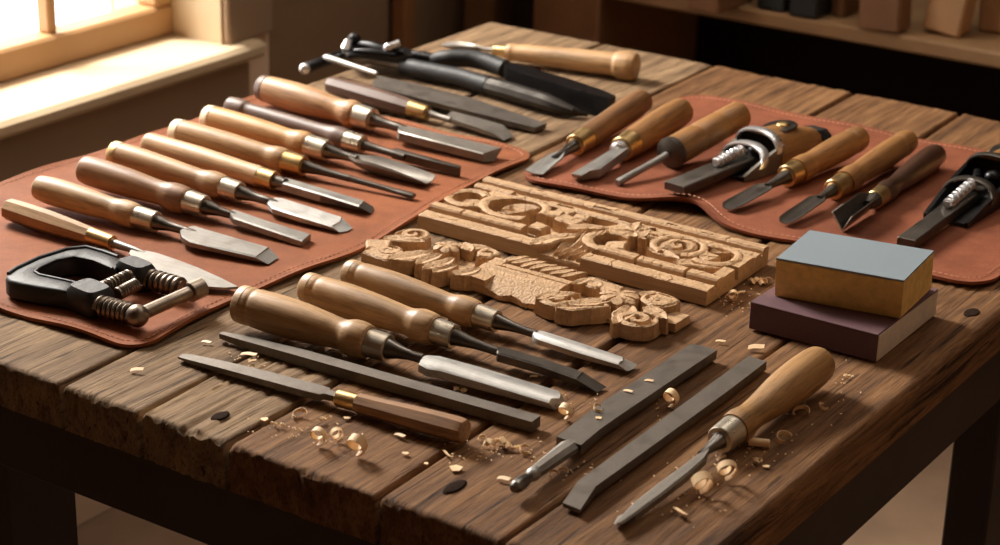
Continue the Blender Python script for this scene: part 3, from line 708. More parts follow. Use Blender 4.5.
T = bench_chisel('thick faceted parting gouge with amber handle and double metal collar', (683, 110), (580, 176), [(684, 13.6), (676, 14.8), (660, 15.2), (645, 14.8), (634, 14.2)], 'amber', (635, 624, 14.0, 12.6), 'brass',
    [(632, 10.0), (626, 9.6), (620, 8.0), (614, 5.0)], None, 0, 0, None, 'steel', group=GR, cat='gouge', name='gouge', dome=.3, extra=faceted, zt=.005)
T.ring('collar', 626, 619, 9.8, 9.4, 'chrome', .9)
T = Tool('gouge', 'slender rod tool with fat grooved amber handle and flared dark metal cup', 'gouge', GR, (741, 114), (617, 183), BM, [(740, 14), (690, 15.5), (674, 16.6)], zt=.003)
T.turned('handle', [(742, 13.0), (736, 14.6), (725, 14.8), (723.5, 14.0), (722, 14.8), (703, 15.2), (701, 14.2), (699, 15.3), (690, 15.5), (676, 15.6)], 'amber', .22, 32, smooth=False)
mb = MB(); mb.lathe(T.prof([(679, 15.4), (675, 16.6), (674, 16.6), (673.6, 15.8), (667.5, 3.6)]), 32); mb.build('flared_cup', 'dark', T.root, 30)
mb = MB(); mb.lathe(T.prof([(668, 4.0), (660, 3.6), (640, 3.6), (626, 3.8), (621, 4.2), (618, 3.4)]), 16); mb.build('blade', 'steel', T.root, 35)

def scoop(p0, p1, w, sag=.0022):
    def f(T, mb):
        a, b = T.t(p0), T.t(p1); L = b - a
        q = T.channel_mb([(a, .006, .0006, .0040, .0015), (a + .07 * L, w * .55, sag * .6, .0030, .0008), (a + .16 * L, w * .96, sag, .0022, .0002), (a + .80 * L, w, sag, .0018, -.0004), (a + .93 * L, w * .9, sag, .0012, -.0006), (b, w * .55, sag * .5, .0006, -.0008)]); mb.add(q.v, q.f)
    return f
bench_chisel('gouge with dark scoop blade and amber handle right of the first plane', (861, 137), (728, 207.5), [(862, 11.8), (857, 13.2), (854, 13.2), (852.5, 12.5), (851, 13.3), (838, 13.6), (822, 12.6), (812, 11.9), (808, 13.2), (799, 13.4)], 'amber', (800, 789, 12.0, 11.4), 'brass',
    [(791, 7.8), (785, 6.6), (776, 4.6), (768, 3.8)], None, 0, 0, None, 'dark', group=GR, cat='gouge', name='gouge', dome=.35, extra=scoop(770, 727, .0185), zt=.004)
bench_chisel('gouge with dark scoop blade beside the ebony-handled tool', (909, 140), (785, 221.5), [(910, 11.2), (905, 12.6), (902, 12.6), (900.5, 11.9), (899, 12.7), (885, 13.0), (866, 11.8), (860, 11.4), (855, 12.8), (846, 12.6)], 'amber', (847, 835, 11.2, 10.6), 'brass',
    [(837, 7.0), (832, 6.0), (826, 4.4), (820, 3.6)], None, 0, 0, None, 'dark', group=GR, cat='gouge', name='gouge', dome=.35, extra=scoop(823, 784, .0170), zt=.004)
T = bench_chisel('V-shaped parting tool with knobbly dark brown handle', (936, 154.5), (842, 224), [(938, 10.8), (931, 12.6), (920, 12.6), (906, 10.8), (898, 9.2), (894, 9.2), (889, 10.8), (884, 10.2)], 'ebony', (884, 876, 9.8, 9.4), 'brass',
    [(878, 8.4), (874, 7.6), (868, 5.0)], None, 0, 0, None, 'dark', group=GR, cat='gouge', name='parting_tool', dome=.55, extra=lambda T, mb: vee_blade(T, mb, T.t(876), T.t(843), .019, .0155, .0012, -.003), zt=.0075)
te = T.t(843) + .0004; mb = MB()
mb.tube([(te + .003, -.0092, .0093), (te, 0, -.0068)], .0007, 8); mb.tube([(te, 0, -.0066), (te + .003, .0092, .0093)], .0007, 8); mb.tube([(te + .003, -.0092, .0094), (te - .02, -.0092, .0094)], .0005, 8); mb.build('cutting_edge', 'bright', T.root, 50)

# ---- the two small planes with protruding iron and spring screw
def small_plane(label, butt, tip, bar_px, body, hullm, rimm, wood, medal, bm, Lc):
    T = Tool('block_plane', label, 'plane', 'small planes on the right mat', butt, tip, BM, zb=.0165, zt=.0078)
    L = T.L; X = lambda k: L * k                                     # 0 = rear end, 1 = front of the iron
    # iron bar
    mb = MB(); w = Lc; t0, t1 = X(.52), L
    mb.loft([[(t, -w, -h), (t, w, -h), (t, w, h * .8), (t, w * .88, h), (t, -w * .88, h), (t, -w, h * .8)] for t, h in ((t0, .0036), (t1 - .001, .0040))] + [[(t1, -w * .96, -.0036), (t1, w * .96, -.0036), (t1, w * .96, .003), (t1, w * .8, .0036), (t1, -w * .8, .0036), (t1, -w * .96, .003)]])
    mb.build('iron', bm, T.root, 25)
    # body: hull of side walls, open mouth at the front, closed and rounded behind
    zb = -.0150
    def zl(t): return -(T.A[2] + T.d[2] * t - BM) / T.z[2] + .0006     # mat level in the tool's own frame
    hull = MB(); secs = []
    def half(t):    # outer half width along the body
        k = (t - X(body[0])) / (X(body[1]) - X(body[0])); return .0195 + .0055 * math.sin(min(1, max(0, k)) * PI * .75)
    hi = lambda k: .024 * math.sin(min(1, .30 + .9 * (1 - k)) * PI / 2)
    tm = X(body[2])                                                    # where the mouth opens
    for k in range(9):
        t = X(body[0]) + (tm - X(body[0])) * k / 8; f = k / 8; W = half(t) * (.72 + .28 * min(1, f * 2.2)); H = .014 + .010 * min(1, f * 1.6); z0 = zl(t)
        secs.append([(t, -W, z0), (t, W, z0), (t, W * 1.04, z0 + H * .55), (t, W * .86, z0 + H * 1.05), (t, W * .45, z0 + H * 1.32), (t, 0, z0 + H * 1.40), (t, -W * .45, z0 + H * 1.32), (t, -W * .86, z0 + H * 1.05), (t, -W * 1.04, z0 + H * .55)])
    hull.loft(secs); hull.build('body', wood, T.root, 40)
    W = half(tm)
    for sgn in (-1, 1):
        tf = X(body[1]); sw = MB(); s2 = []
        for f in (0, .25, .5, .75, 1.0):
            t = tm + (tf - tm) * f - (.004 if f == 0 else 0); z0 = zl(t); H = .021 * (1 - f) ** .9 + .0045; Wk = half(t) * (1.0 - .12 * f)
            s2.append([(t, sgn * Wk, z0), (t, sgn * Wk * 1.02, z0 + H), (t, sgn * (Wk - .003), z0 + H), (t, sgn * (Wk - .003), z0)])
        sw.loft(s2).build('side_wall', hullm, T.root, 40)
    bed = MB(); t = tm; tf = X(body[1])
    bed.loft([[(tm, -W * .95, zl(tm)), (tm, W * .95, zl(tm)), (tm, W * .95, zl(tm) + .006), (tm, -W * .95, zl(tm) + .006)], [(tf, -W * .8, zl(tf)), (tf, W * .8, zl(tf)), (tf, W * .8, zl(tf) + .003), (tf, -W * .8, zl(tf) + .003)]]).build('bed', 'black', T.root, 30)
    mb = MB(); mb.box((tm - .002, -W * .9, zl(tm) + .004), (tm + .001, W * .9, zl(tm) + .030)); mb.build('mouth_shade', 'void', T.root)  # dark sheet: shade of the open mouth put into its colour
    # arched rims
    def arch(t, lean, W, H, r, name, mat, H0=.012):
        secs = []
        for k in range(25):
            a = PI * k / 24; yy = -math.cos(a); s_ = math.sin(a) ** .7 if math.sin(a) > 0 else 0; pt = []
            for o, e in ((r, -.0010), (r, .0006), (r * .5, .0016), (-r * .5, .0016), (-r, .0006), (-r, -.0010)):
                pt.append((t + o - lean * s_, (W + e) * yy, zl(t) + H0 + (H + e - H0) * s_))
            secs.append(pt)
        MB().loft(secs).build(name, mat, T.root, 40)
    arch(tm + .003, .002, W * .96, .0355, .0052, 'rim', rimm, .018); 
    arch(tm + (tf - tm) * .55, .012, W * .95, .0245, .0056, 'rim', rimm, .009)
    # spring screw between iron and mouth
    a, b = (X(.74), 0, .0075), (X(.56), 0, .0110); mb = MB(); mb.tube([a, b], .0032, 12); mb.coil(a, b, .0042, .0012, 7); mb.build('spring_screw', 'chrome', T.root, 50)
    mb = MB(); mb.ball((tm + .016, .006, zl(tm) + .020), .0075, 16, 10, (1, 1, .8)); mb.tube([(tm + .006, -.012, zl(tm) + .018), (tm + .022, -.006, zl(tm) + .016)], [.004, .005], 10); mb.build('adjuster', 'blackmetal', T.root, 40)
    # medallion plate on the back and end cap
    if medal:
        tmd = tm - .030; zz = zl(tmd) + .0345
        mb = MB(); mb.lathe([(0, .0001), (.0005, .0145), (.0016, .0135), (.0016, .0001)], 24); mb.v = [(tmd + q[1] * 1.5, q[2], zz - .0035 + q[0]) for q in mb.v]; mb.build('cap_plate', 'dark', T.root, 40)
        mb = MB(); mb.ball((tmd - .004, .001, zz - .0015), .0062, 14, 8, (1.2, 1, .4)); mb.build('knob', 'brass', T.root, 40)
    t0 = X(body[0]); z0 = zl(t0)
    mb = MB(); mb.loft([[(t0 + .001 - e, -.014 * k, z0), (t0 + .001 - e, .014 * k, z0), (t0 + .001 - e, .015 * k, z0 + .010), (t0 + .001 - e, .009 * k, z0 + .017 * k), (t0 + .001 - e, -.009 * k, z0 + .017 * k), (t0 + .001 - e, -.015 * k, z0 + .010)] for e, k in ((0, 1.08), (.004, 1.05), (.016, .95), (.021, .7))]).build('end_cap', 'black', T.root, 40)
    return T
small_plane('small plane with chrome rims and amber rear between the fat-handled tool and a gouge', (822, 127), (674, 188), None, (.08, .66, .44), 'dull', 'chrome', 'amber', True, 'dark', .0115)
small_plane('black-bodied small plane at the right end of the mat, cut off by the picture edge', (1046, 138), (906, 243), None, (.05, .74, .42), 'blackmetal', 'dark', 'amber', True, 'dark', .0085)

# ================================================================== TOOLS IN FRONT, ON BARE WOOD
GF = 'chisels lying on the bare planks in front'
T = bench_chisel('nearest of the three front chisels, largest, with broad bright blade', (239, 303), (561, 401),
    [(236, 17.2), (242, 19.0), (248, 19.6), (250.5, 19.0), (253, 19.7), (275, 20.6), (300, 19.8), (325, 17.2), (337, 15.6), (342, 16.2), (346, 18.0), (351, 19.2), (359, 18.9), (364, 17.8), (366, 16.4)], 'beech', (364.5, 386, 14.8, 14.2), 'nickel',
    [(382, 12.0), (388, 10.4), (398, 7.4), (410, 5.4), (422, 5.4)],
    [cM(72, 82), cM(92, 62), cM(112, 54), cM(160, 56), x5(200, 125), x5(600, 246), x5(612, 262), x5(598, 290), x5(545, 300), x5(200, 197), x5(0, 140), cM(105, 100)], .0038, -.0044, {6: x5(625, 300), 7: x5(614, 332), 8: x5(572, 350)}, 'bright', group=GF, base=BW, zt=.0048, cham=.0030, ang=40,
    band=[(241, 248.5, 18.9, 19.75, 'tan', 'end_band')])
bench_chisel('middle one of the three front chisels, with dark blade and long slanted tip', (305, 286.5), (603, 387),
    [(302, 14.2), (308, 15.6), (314, 16.0), (316.5, 15.5), (319, 16.1), (345, 17.4), (375, 16.4), (398, 14.6), (406, 14.2), (411, 15.4), (416, 17.2), (425, 17.2), (430, 16.4), (433, 15.0)], 'beech', (432, 452, 13.6, 12.8), 'nickel',
    [(449, 10.0), (455, 8.4), (470, 6.0), (485, 4.8), (498, 4.8)],
    [x3(183, 304), x3(196, 286), x3(218, 280), x3(420, 338), x3(618, 406), x3(582, 440), x3(400, 375), x3(188, 314)], .0030, -.0040, {4: x3(735, 486), 5: x3(686, 511)}, 'dark', group=GF, base=BW, zt=.0045,
    band=[(307, 314.5, 15.4, 16.2, 'tan', 'end_band')])
bench_chisel('farthest of the three front chisels, directly before the small carving, bright blade', (346.5, 271.5), (634, 367),
    [(344.5, 12.4), (350, 13.7), (355.5, 14.1), (358, 13.6), (360.5, 14.2), (385, 15.4), (415, 14.6), (438, 12.8), (447, 12.4), (452, 13.4), (457, 14.9), (467, 15.0), (472, 14.2), (475, 13.0)], 'beech', (474, 495, 12.2, 11.4), 'nickel',
    [(492, 9.2), (498, 7.8), (510, 5.6), (522, 4.4), (536, 4.4)],
    [x3(362, 215), x3(375, 200), x3(418, 198), x3(620, 262), x3(822, 330), x3(815, 352), x3(792, 362), x3(600, 305), x3(400, 240), x3(370, 228)], .0026, -.0034, {4: x3(886, 372), 5: x3(872, 392), 6: x3(836, 406)}, 'bright', group=GF, base=BW, zt=.0042, cham=.0024, ang=40,
    band=[(349.5, 356, 13.6, 14.25, 'tan', 'end_band')])

# bare square file, tapered at its left end
T = Tool('square_file', 'long dark square file without handle, tapered at its left end', 'file', 'files on the bench', (221, 335), (536, 424), BW, zb=.0042, zt=.0042)
b = MB(); tb = T.t(536); td = T.t(300)
b.loft([[(t, -w, -h), (t, w, -h), (t, w, h), (t, -w, h)] for t, w, h in ((T.t(221), .0022, .0020), (T.t(240), .0040, .0028), (td, .0058, .0040), (tb, .0060, .0040))]); b.build('file_body', 'filem', T.root, 25)
# file with octagonal handle
T = Tool('flat_file', 'slim file with brass ferrule and octagonal brown handle at the front edge', 'file', 'files on the bench', (463, 431), (181, 356), BW, [(455, 12.4), (400, 11.8)], zt=.0025)
T.turned('handle', [(465, 12.4), (457, 13.2), (430, 13.0), (400, 11.8), (375, 10.6), (356, 10.2)], 'walnut', .12, 8, PI / 8, angle=20)
T.ring('ferrule', 357, 336, 9.2, 9.0, 'brass', .9)
b = MB(); secs = []
for px, w, h, zo in ((343, .0030, .0022, 0), (327, .0034, .0024, 0), (325, .0062, .0024, 0), (311, .0070, .0025, 0), (260, .0066, .0024, 0), (222, .0058, .0021, 0), (190, .0046, .0012, 0), (181, .0034, .0008, 0)):
    t = T.t(px); secs.append([(t, -w, -h), (t, w, -h), (t, w, h), (t, -w, h)])
b.loft(secs); b.build('file_body', 'filem', T.root, 20)
# broad file with tang ending in a ball
T = Tool('flat_file', 'broad flat file with bare tang ending in a small steel ball', 'file', 'files on the bench', (520, 484), (703, 347), BW, zb=.0078, zt=.0042)
b = T.blade_mb([(556.5, 436.5), (579, 419.5), (603, 401.5), (636, 380.5), (690, 344), (702, 345.3), (717, 350), (678, 376), (626, 411), (600, 429), (581, 445)], .0036, -.0036)
b.build('file_body', 'filem', T.root, 25)
mb = MB(); mb.loft([[(T.t(px), w * math.cos(a) * 1.0, h * math.sin(a)) for a in [PI / 8 + 2 * PI * k / 8 for k in range(8)]] for px, w, h in ((572, .0075, .0040), (560, .0066, .0044), (545, .0056, .0046), (535, .0050, .0046))]); mb.build('tang', 'dull', T.root, 25)
mb = MB(); mb.lathe(T.prof([(540, 5.6), (537.5, 7.2), (534.5, 7.4), (532, 6.4), (530.5, 4.6)]), 20); mb.build('collar', 'steel', T.root, 40)
mb = MB(); mb.lathe(T.smooth(T.prof([(531, 4.6), (527, 6.4), (522, 7.4), (517, 6.6), (514, 3.6), (513, .4)])), 20); mb.build('ball_end', 'shank', T.root, 60)
# second flat file, tapered
T = Tool('flat_file', 'plain flat grey file with slanted narrowed near end, between broad file and gouge', 'file', 'files on the bench', (571, 504), (757, 358), BW, zb=.0040, zt=.0040)
b = T.blade_mb([(563, 497), (578, 481), (660, 420.8), (725, 373.2), (748.5, 356), (766.7, 361.3), (725, 393), (659, 441), (596, 486), (580.5, 504)], .0034, -.0034)
for i in (0, 9): q = b.v[10 + i]; b.v[10 + i] = (q[0], q[1], -.0006)
b.build('file_body', 'filem', T.root, 22)
# short gouge with big round handle, right front
T = bench_chisel('round-handled narrow chisel lying alone at the right front edge among shavings', (822, 361), (615.5, 521), 
    [(823, 17.6), (815, 20.0), (800, 20.8), (785, 19.6), (768, 16.6), (756, 14.8), (750, 15.2), (743, 17.4), (737, 16.8)], 'olive', (739, 722.5, 15.4, 14.4), 'nickel',
    [(727, 11.0), (723, 9.6), (715, 6.6), (707, 4.6), (702, 4.2)],
    [cO(800, 186), cO(782, 186), cO(700, 248), cO(600, 320), cO(508, 394), cO(462, 444), cO(447, 474), cO(470, 470), cO(520, 436), cO(620, 362), cO(720, 284), cO(790, 222)], .0024, -.0030, {5: cO(452, 446), 6: cO(437, 474), 7: cO(462, 480)}, 'dull', group='chisels lying on the bare planks in front', base=BW, zt=.0032, dome=.5)

# ================================================================== SANDING BLOCKS
def wedge(name, pts_bot, pts_top, z0, z1, e, mat, parent, org):
    def inset(pts, d):
        c = np.mean([np.array(p) for p in pts], axis=0); out = []
        for p in pts: v = np.array(p) - c; out.append(tuple(c + v * (1 - d / np.linalg.norm(v))))
        return out
    secs = []
    for z, d, f in ((z0, e, 0), (z0 + e, 0, .02), (z1 - e, 0, .98), (z1, e, 1)):
        poly = [((1 - f) * b[0] + f * t[0] - org[0], (1 - f) * b[1] + f * t[1] - org[1]) for b, t in zip(pts_bot, pts_top)]
        poly = inset(poly, d)
        row = []
        for i in range(4):
            a = np.array(poly[i]); b = np.array(poly[(i + 1) % 4])
            for k in range(10): q = a + (b - a) * k / 10; row.append((q[0], q[1], z - org[2]))
        secs.append(row)
    return MB().loft(secs).build(name, mat, parent, 30)
LZ = .0225
lb = [(.6895, .386), (.7945, .387), (.7935, .5), (.6885, .499)]
og = (.741, .443, .0002)
b1o = empty('sanding_block', og); tag(b1o, 'purple-brown sanding block with pale grey end, lowest of the stacked pair', 'sanding block', 'stacked sanding blocks')
def sub(q, dx0, dx1): return q
wedge('foam_core', [(.7015, .3868), (.7945, .387), (.7935, .5), (.7, .4992)], [(.7015, .3868), (.7945, .387), (.7935, .5), (.7, .4992)], .0002, LZ - .0012, .0008, 'palefoam', b1o, og)
pc = MB(); 
for a, b in (((.6887, .3858, .0004), (.7938, .3880, LZ - .0003)), ((.6885, .3856, LZ - .0014), (.7940, .4992, LZ)), ((.6887, .3860, .0004), (.7015, .4990, LZ - .0003))):
    pc.box((a[0] - og[0], a[1] - og[1], a[2] - og[2]), (b[0] - og[0], b[1] - og[1], b[2] - og[2]), .0004)
pc.build('abrasive_wrap', 'purple', b1o, 30)
og2 = (.744, .452, LZ + .0002); UZ = LZ + .0340
b2o = empty('sanding_block', og2); tag(b2o, 'yellow foam sanding block with blue-grey abrasive top, uppermost of the stacked pair', 'sanding block', 'stacked sanding blocks')
ub = [(.6985, .407), (.7950, .4235), (.7900, .4935), (.6935, .476)]; ut = [(.7020, .3960), (.7985, .4130), (.7905, .4865), (.6930, .470)]
ut = [(.7005, .4000), (.7975, .4165), (.7905, .4895), (.6932, .472)]
wedge('foam_body', ub, ut, LZ + .0002, UZ - .0016, .001, 'foam', b2o, og2)
wedge('abrasive_top', ut, ut, UZ - .0015, UZ, .0003, 'grit', b2o, og2)

# ================================================================== CARVINGS (relief surfaces with undercut-free steep walls)
def smoothstep(a, b, x):
    t = np.clip((x - a) / (b - a), 0, 1); return t * t * (3 - 2 * t)
def vnoise(U, V, s, seed):
    rs = np.random.RandomState(seed); n = 128; g = rs.rand(n, n) * 2 - 1
    x = (U * s) % (n - 1); y = (V * s) % (n - 1); i = x.astype(int); j = y.astype(int); fx = x - i; fy = y - j
    fx = fx * fx * (3 - 2 * fx); fy = fy * fy * (3 - 2 * fy)
    return (g[i, j] * (1 - fx) + g[i + 1, j] * fx) * (1 - fy) + (g[i, j + 1] * (1 - fx) + g[i + 1, j + 1] * fx) * fy
def facets(U, V, cell, seed, amp):
    """chisel-cut facets: each cell a small tilted flat"""
    rs = np.random.RandomState(seed); nu = int(U.max() / cell) + 3; nv = int((V.max() - V.min()) / cell) + 3
    pu = (np.arange(nu)[:, None] + rs.rand(nu, nv)) * cell; pv = (np.arange(nv)[None, :] + rs.rand(nu, nv)) * cell + V.min()
    gu = (rs.rand(nu, nv) - .5) * 2; gv = (rs.rand(nu, nv) - .5) * 2
    best = np.full(U.shape, 1e9); out = np.zeros(U.shape)
    for a in range(nu):
        for b in range(nv):
            sel = (np.abs(U - pu[a, b]) < cell * 1.6) & (np.abs(V - pv[a, b]) < cell * 1.6)
            if not sel.any(): continue
            d = (U[sel] - pu[a, b]) ** 2 + (V[sel] - pv[a, b]) ** 2; bb = best[sel]; k = d < bb
            oo = out[sel]; oo[k] = gu[a, b] * (U[sel] - pu[a, b])[k] / cell + gv[a, b] * (V[sel] - pv[a, b])[k] / cell; out[sel] = oo; bb[k] = d[k]; best[sel] = bb
    return out * amp
class Relief:
    def __init__(s, L, W, v0, step, seed):
        s.u = np.arange(0, L + step / 2, step); s.v = np.arange(v0, W + step / 2, step)
        s.U, s.V = np.meshgrid(s.u, s.v, indexing='ij'); s.h = np.zeros(s.U.shape); s.seed = seed
        s.wu = s.U + 1.2 * vnoise(s.U, s.V, .11, seed); s.wv = s.V + 1.2 * vnoise(s.U, s.V, .11, seed + 1)
    def polar(s, c, sx=1, sy=1):
        du = (s.wu - c[0]) / sx; dv = (s.wv - c[1]) / sy; return np.hypot(du, dv), np.arctan2(dv, du)
    def put(s, mask, h): s.h = np.where(mask, np.maximum(s.h, h), s.h)
    def cut(s, mask, h): s.h = np.where(mask, np.minimum(s.h, h), s.h)
    def rect(s, u0, u1, v0, v1, h, tu=0, tv=0, ang=0):
        cu, cv = (u0 + u1) / 2, (v0 + v1) / 2; a = math.radians(ang); du = s.wu - cu; dv = s.wv - cv
        x = du * math.cos(a) + dv * math.sin(a); y = -du * math.sin(a) + dv * math.cos(a); e = np.minimum((u1 - u0) / 2 - np.abs(x), (v1 - v0) / 2 - np.abs(y))
        s.put(e > 0, h + tu * x + tv * y - 1.6 * (1 - smoothstep(0, 1.8, e)))
    def ring(s, c, ro, ri, h, a0=None, a1=None, floor=None, sx=1, sy=1, dish=1.2):
        r, th = s.polar(c, sx, sy); m = (r < ro) & (r > ri)
        if a0 is not None: t = (th - math.radians(a0)) % (2 * PI); m &= t < (math.radians(a1) - math.radians(a0)) % (2 * PI)
        mid = (ro + ri) / 2; s.put(m, h - dish * ((r - mid) / ((ro - ri) / 2)) ** 2)
        if floor is not None: s.cut(r <= ri, floor)
    def scroll(s, c, r0, h, turns=1.6, ang=0, flip=1, drop=5.0, sx=1, sy=1):
        r, th = s.polar(c, sx, sy); ph = ((flip * th + math.radians(ang)) / (2 * PI) + turns * r / r0) % 1.0
        g = smoothstep(0, .16, ph) * (1 - smoothstep(.56, .74, ph)); s.put(r < r0, h - drop * (1 - g) * smoothstep(.06, .2, 1 - r / r0) - 1.6 * smoothstep(.8, 1, r / r0))
    def leaf(s, p0, p1, w, h, bow=0, vein=2.2, tip=0.0, hend=None):
        du, dv = p1[0] - p0[0], p1[1] - p0[1]; L = math.hypot(du, dv); ex, ey = du / L, dv / L
        x = ((s.wu - p0[0]) * ex + (s.wv - p0[1]) * ey) / L; y = -(s.wu - p0[0]) * ey + (s.wv - p0[1]) * ex; y = y - bow * np.sin(np.clip(x, 0, 1) * PI)
        half = w * np.sin(np.clip(x, 0, 1) ** .75 * PI) ** .7 + 1e-3; k = np.abs(y) / half; m = (x > 0) & (x < 1) & (k < 1)
        hh = h + ((hend if hend is not None else h) - h) * x; s.put(m, hh + vein * (k - .55) * (1 - .3 * k) - 1.4 * smoothstep(.8, 1, k))
    def flower(s, c, r0, n, h, ang=0):
        r, th = s.polar(c); k = np.abs(np.cos((th + math.radians(ang)) * n / 2)); edge = r0 * (.72 + .28 * k)
        s.put(r < edge, h - 3.2 * (1 - smoothstep(.0, .35, k)) * smoothstep(.2, .5, r / r0) - 1.8 * (r / r0) ** 2 + 1.5 * np.sin(r / r0 * PI))
        s.put(r < r0 * .27, h + .5 - 3.0 * (r / (r0 * .27)) ** 2)
    def build(s, name, mat, origin, ux, uy, hmin=.3, cell=5, amp=.5):
        h = s.h + np.where(s.h > 1, facets(s.U, s.V, cell, s.seed + 3, amp) + .25 * vnoise(s.U, s.V, .8, s.seed + 5), 0)
        h = np.clip(h, 0, None); nu, nv = h.shape; vs = np.stack([s.U * ux[0] + s.V * uy[0], s.U * ux[1] + s.V * uy[1], h], -1).reshape(-1, 3) * .001
        on = h > hmin; q = on[:-1, :-1] | on[1:, :-1] | on[1:, 1:] | on[:-1, 1:]
        solid = q; idx = lambda i, j: i * nv + j; I, J = np.nonzero(q)
        F = np.stack([I * nv + J, (I + 1) * nv + J, (I + 1) * nv + J + 1, I * nv + J + 1], -1); nb = len(vs)
        bot = vs.copy(); bot[:, 2] = 0.0
        used = np.unique(F); rem = np.full(nb, -1); rem[used] = np.arange(len(used)); V2 = vs[used]; B2 = bot[used]; n2 = len(V2)
        # vertices on the boundary of the solid stay at full height, so the sides are clean vertical cuts
        F2 = rem[F]; faces = [tuple(f) for f in F2]; edges = {}
        for f in F2:
            for k in range(4):
                a, b = int(f[k]), int(f[(k + 1) % 4])
                if (b, a) in edges: edges.pop((b, a))
                else: edges[(a, b)] = 1
        allv = [tuple(p) for p in V2]; bid = {}
        for (a, b) in edges:
            for k in (a, b):
                if k not in bid: bid[k] = len(allv); allv.append(tuple(B2[k]))
        for (a, b) in edges: faces.append((b, a, bid[a], bid[b]))
        mb = MB(); mb.add(allv, faces); o = mb.build(name, mat, None, 40, smooth=False); o.location = origin; return o

# ---- large fretwork panel
R = Relief(287, 113, 0, .62, 11)
R.h[:] = 4.5                                                              # ground of the panel
U, V = R.U, R.V
def rail(v0, v1, h, prof=1.0, u0=-1, u1=400):
    e = np.minimum(V - v0, v1 - V); R.put((e > 0) & (U > u0) & (U < u1), h - prof * (1 - smoothstep(0, 2.0, e)))
rail(0, 15.5, 13.0, 1.2); rail(15, 17.5, 10.0, .3)
rail(17.5, 29, 16.8, 2.2, -1, 97); rail(17.5, 29, 16.8, 2.2, 171, 209); rail(17.5, 29, 16.5, 2.2, 211, 256); rail(17.5, 29, 16.5, 2.2, 258, 290)
rail(101.5, 113, 16.8, 1.6); rail(98, 101.5, 11.5, .3); rail(88, 98, 15.0, 1.4, -1, 40); rail(88, 98, 14.5, 1.2, 78, 290)
R.put((V > 29) & (V < 34), 8.0)
# left C ring and lobes
R.ring((15, 56), 23, 13.5, 16.5, 40, 318, floor=3.5)
R.leaf((20, 38), (34, 58), 8.5, 15.5, -2, 2.0); R.leaf((14, 50), (40, 48), 7, 14.5, 3, 2.6)
R.rect(33, 50, 62, 74, 14.8, .06, -.05, 20); R.rect(20, 44, 72, 86, 15, 0, .06, -8)
# hollow with twisted bud
R.ring((62, 62), 34, 24.5, 16.2, floor=.8, sx=1, sy=.86); 
R.leaf((52, 52), (82, 72), 11, 11.5, 4, 4.5, hend=15.5); R.leaf((56, 62), (74, 84), 9, 13.5, -4, 4.0, hend=9); R.leaf((48, 60), (68, 46), 7, 9, 0, 3.5)
R.rect(96, 112, 30, 43, 15.5, .02, .05, -5); R.rect(86, 106, 62, 77, 15.6, .03, -.04, 14); R.rect(106, 130, 56, 70, 16.4, -.03, .03, -10); R.rect(112, 128, 74, 86, 14.6, .05, 0, 12); R.rect(92, 110, 80, 92, 14.0, 0, .06, -20)
R.cut((R.wu > 84) & (R.wu < 98) & (R.wv > 38) & (R.wv < 60), 3.0)
# acanthus leaves sweeping across the front rail
R.cut((U > 117 + .25 * V) & (U < 168) & (V < 34), 6.5 + .1 * V)
R.leaf((118, -1), (146, 36), 9.5, 13.0, 5, 2.0, hend=16.5)
for k, (p0, p1, w, hb) in enumerate((((140, 3), (143, 52), 5.0, -3), ((147, 1), (151, 58), 4.4, -4), ((154, 2), (157, 60), 4.0, -5), ((162, 3), (161, 56), 3.4, -6))):
    R.leaf(p0, p1, w * 1.1, 9.0 + .3 * k, hb, 4.5, hend=18)
R.leaf((126, 44), (158, 66), 7.5, 16, 4, 2.0)
# right C ring
R.ring((172, 42), 24, 14.5, 16.8, 60, 300, floor=3.0); R.rect(166, 186, 36, 52, 12.5, .15, .05, 18); R.rect(150, 166, 60, 78, 15.4, .05, .04, -30)
# toothed pillar
r, th = R.polar((178, 74)); R.put(r < 17 + 3.2 * np.sign(np.sin(th * 7)), 17.4 - 1.6 * np.abs(np.sin(th * 3.5)) ); R.rect(184, 204, 70, 86, 16.0, -.05, .04, 10)
R.cut((R.polar((198, 52))[0] < 12) & (V > 31), 1.0)
# spirals to the right
R.ring((225, 68), 25, 17.5, 16.6, -60, 250, floor=4.0); R.scroll((222, 70), 17, 15.5, 1.5, 40, 1, 7.0); R.leaf((204, 50), (240, 42), 7, 15, 2, 3.0); R.rect(206, 222, 60, 74, 14.2, .1, .1, 30)
R.ring((258, 68), 24, 16, 16.4, -120, 120, floor=None); R.rect(244, 262, 56, 72, 15.2, -.05, .06, -12); R.leaf((236, 36), (282, 50), 8, 14.5, 4, 2.4); R.leaf((250, 76), (272, 86), 6, 14, 3, 2.5)
R.put((U > 277) & (V > 29) & (V < 50), 15.5); R.put((U > 277) & (V > 56) & (V < 86), 15.0); R.cut((U > 281) & (V > 50) & (V < 56), 8)
# small cuts in the rails
for (cu, cv, a, b_) in ((33, 22, 1.0, 4), (128, 104, 9, 1.0), (197, 106, 5, 1.2), (60, 108, 3, .8), (232, 105, 6, .8), (96, 93, 8, 1.4), (160, 94, 10, 1.6)):
    R.cut((np.abs(U - cu) < a) & (np.abs(V - cv) < b_), 8)
pan = R.build('carved_panel', 'carve', (.3580, .4085, .0002), (.986, -.012), (-.03, 1), cell=9, amp=.5)
tag(pan, 'large carved wooden fretwork panel with straight rails and scrolls', 'carving')

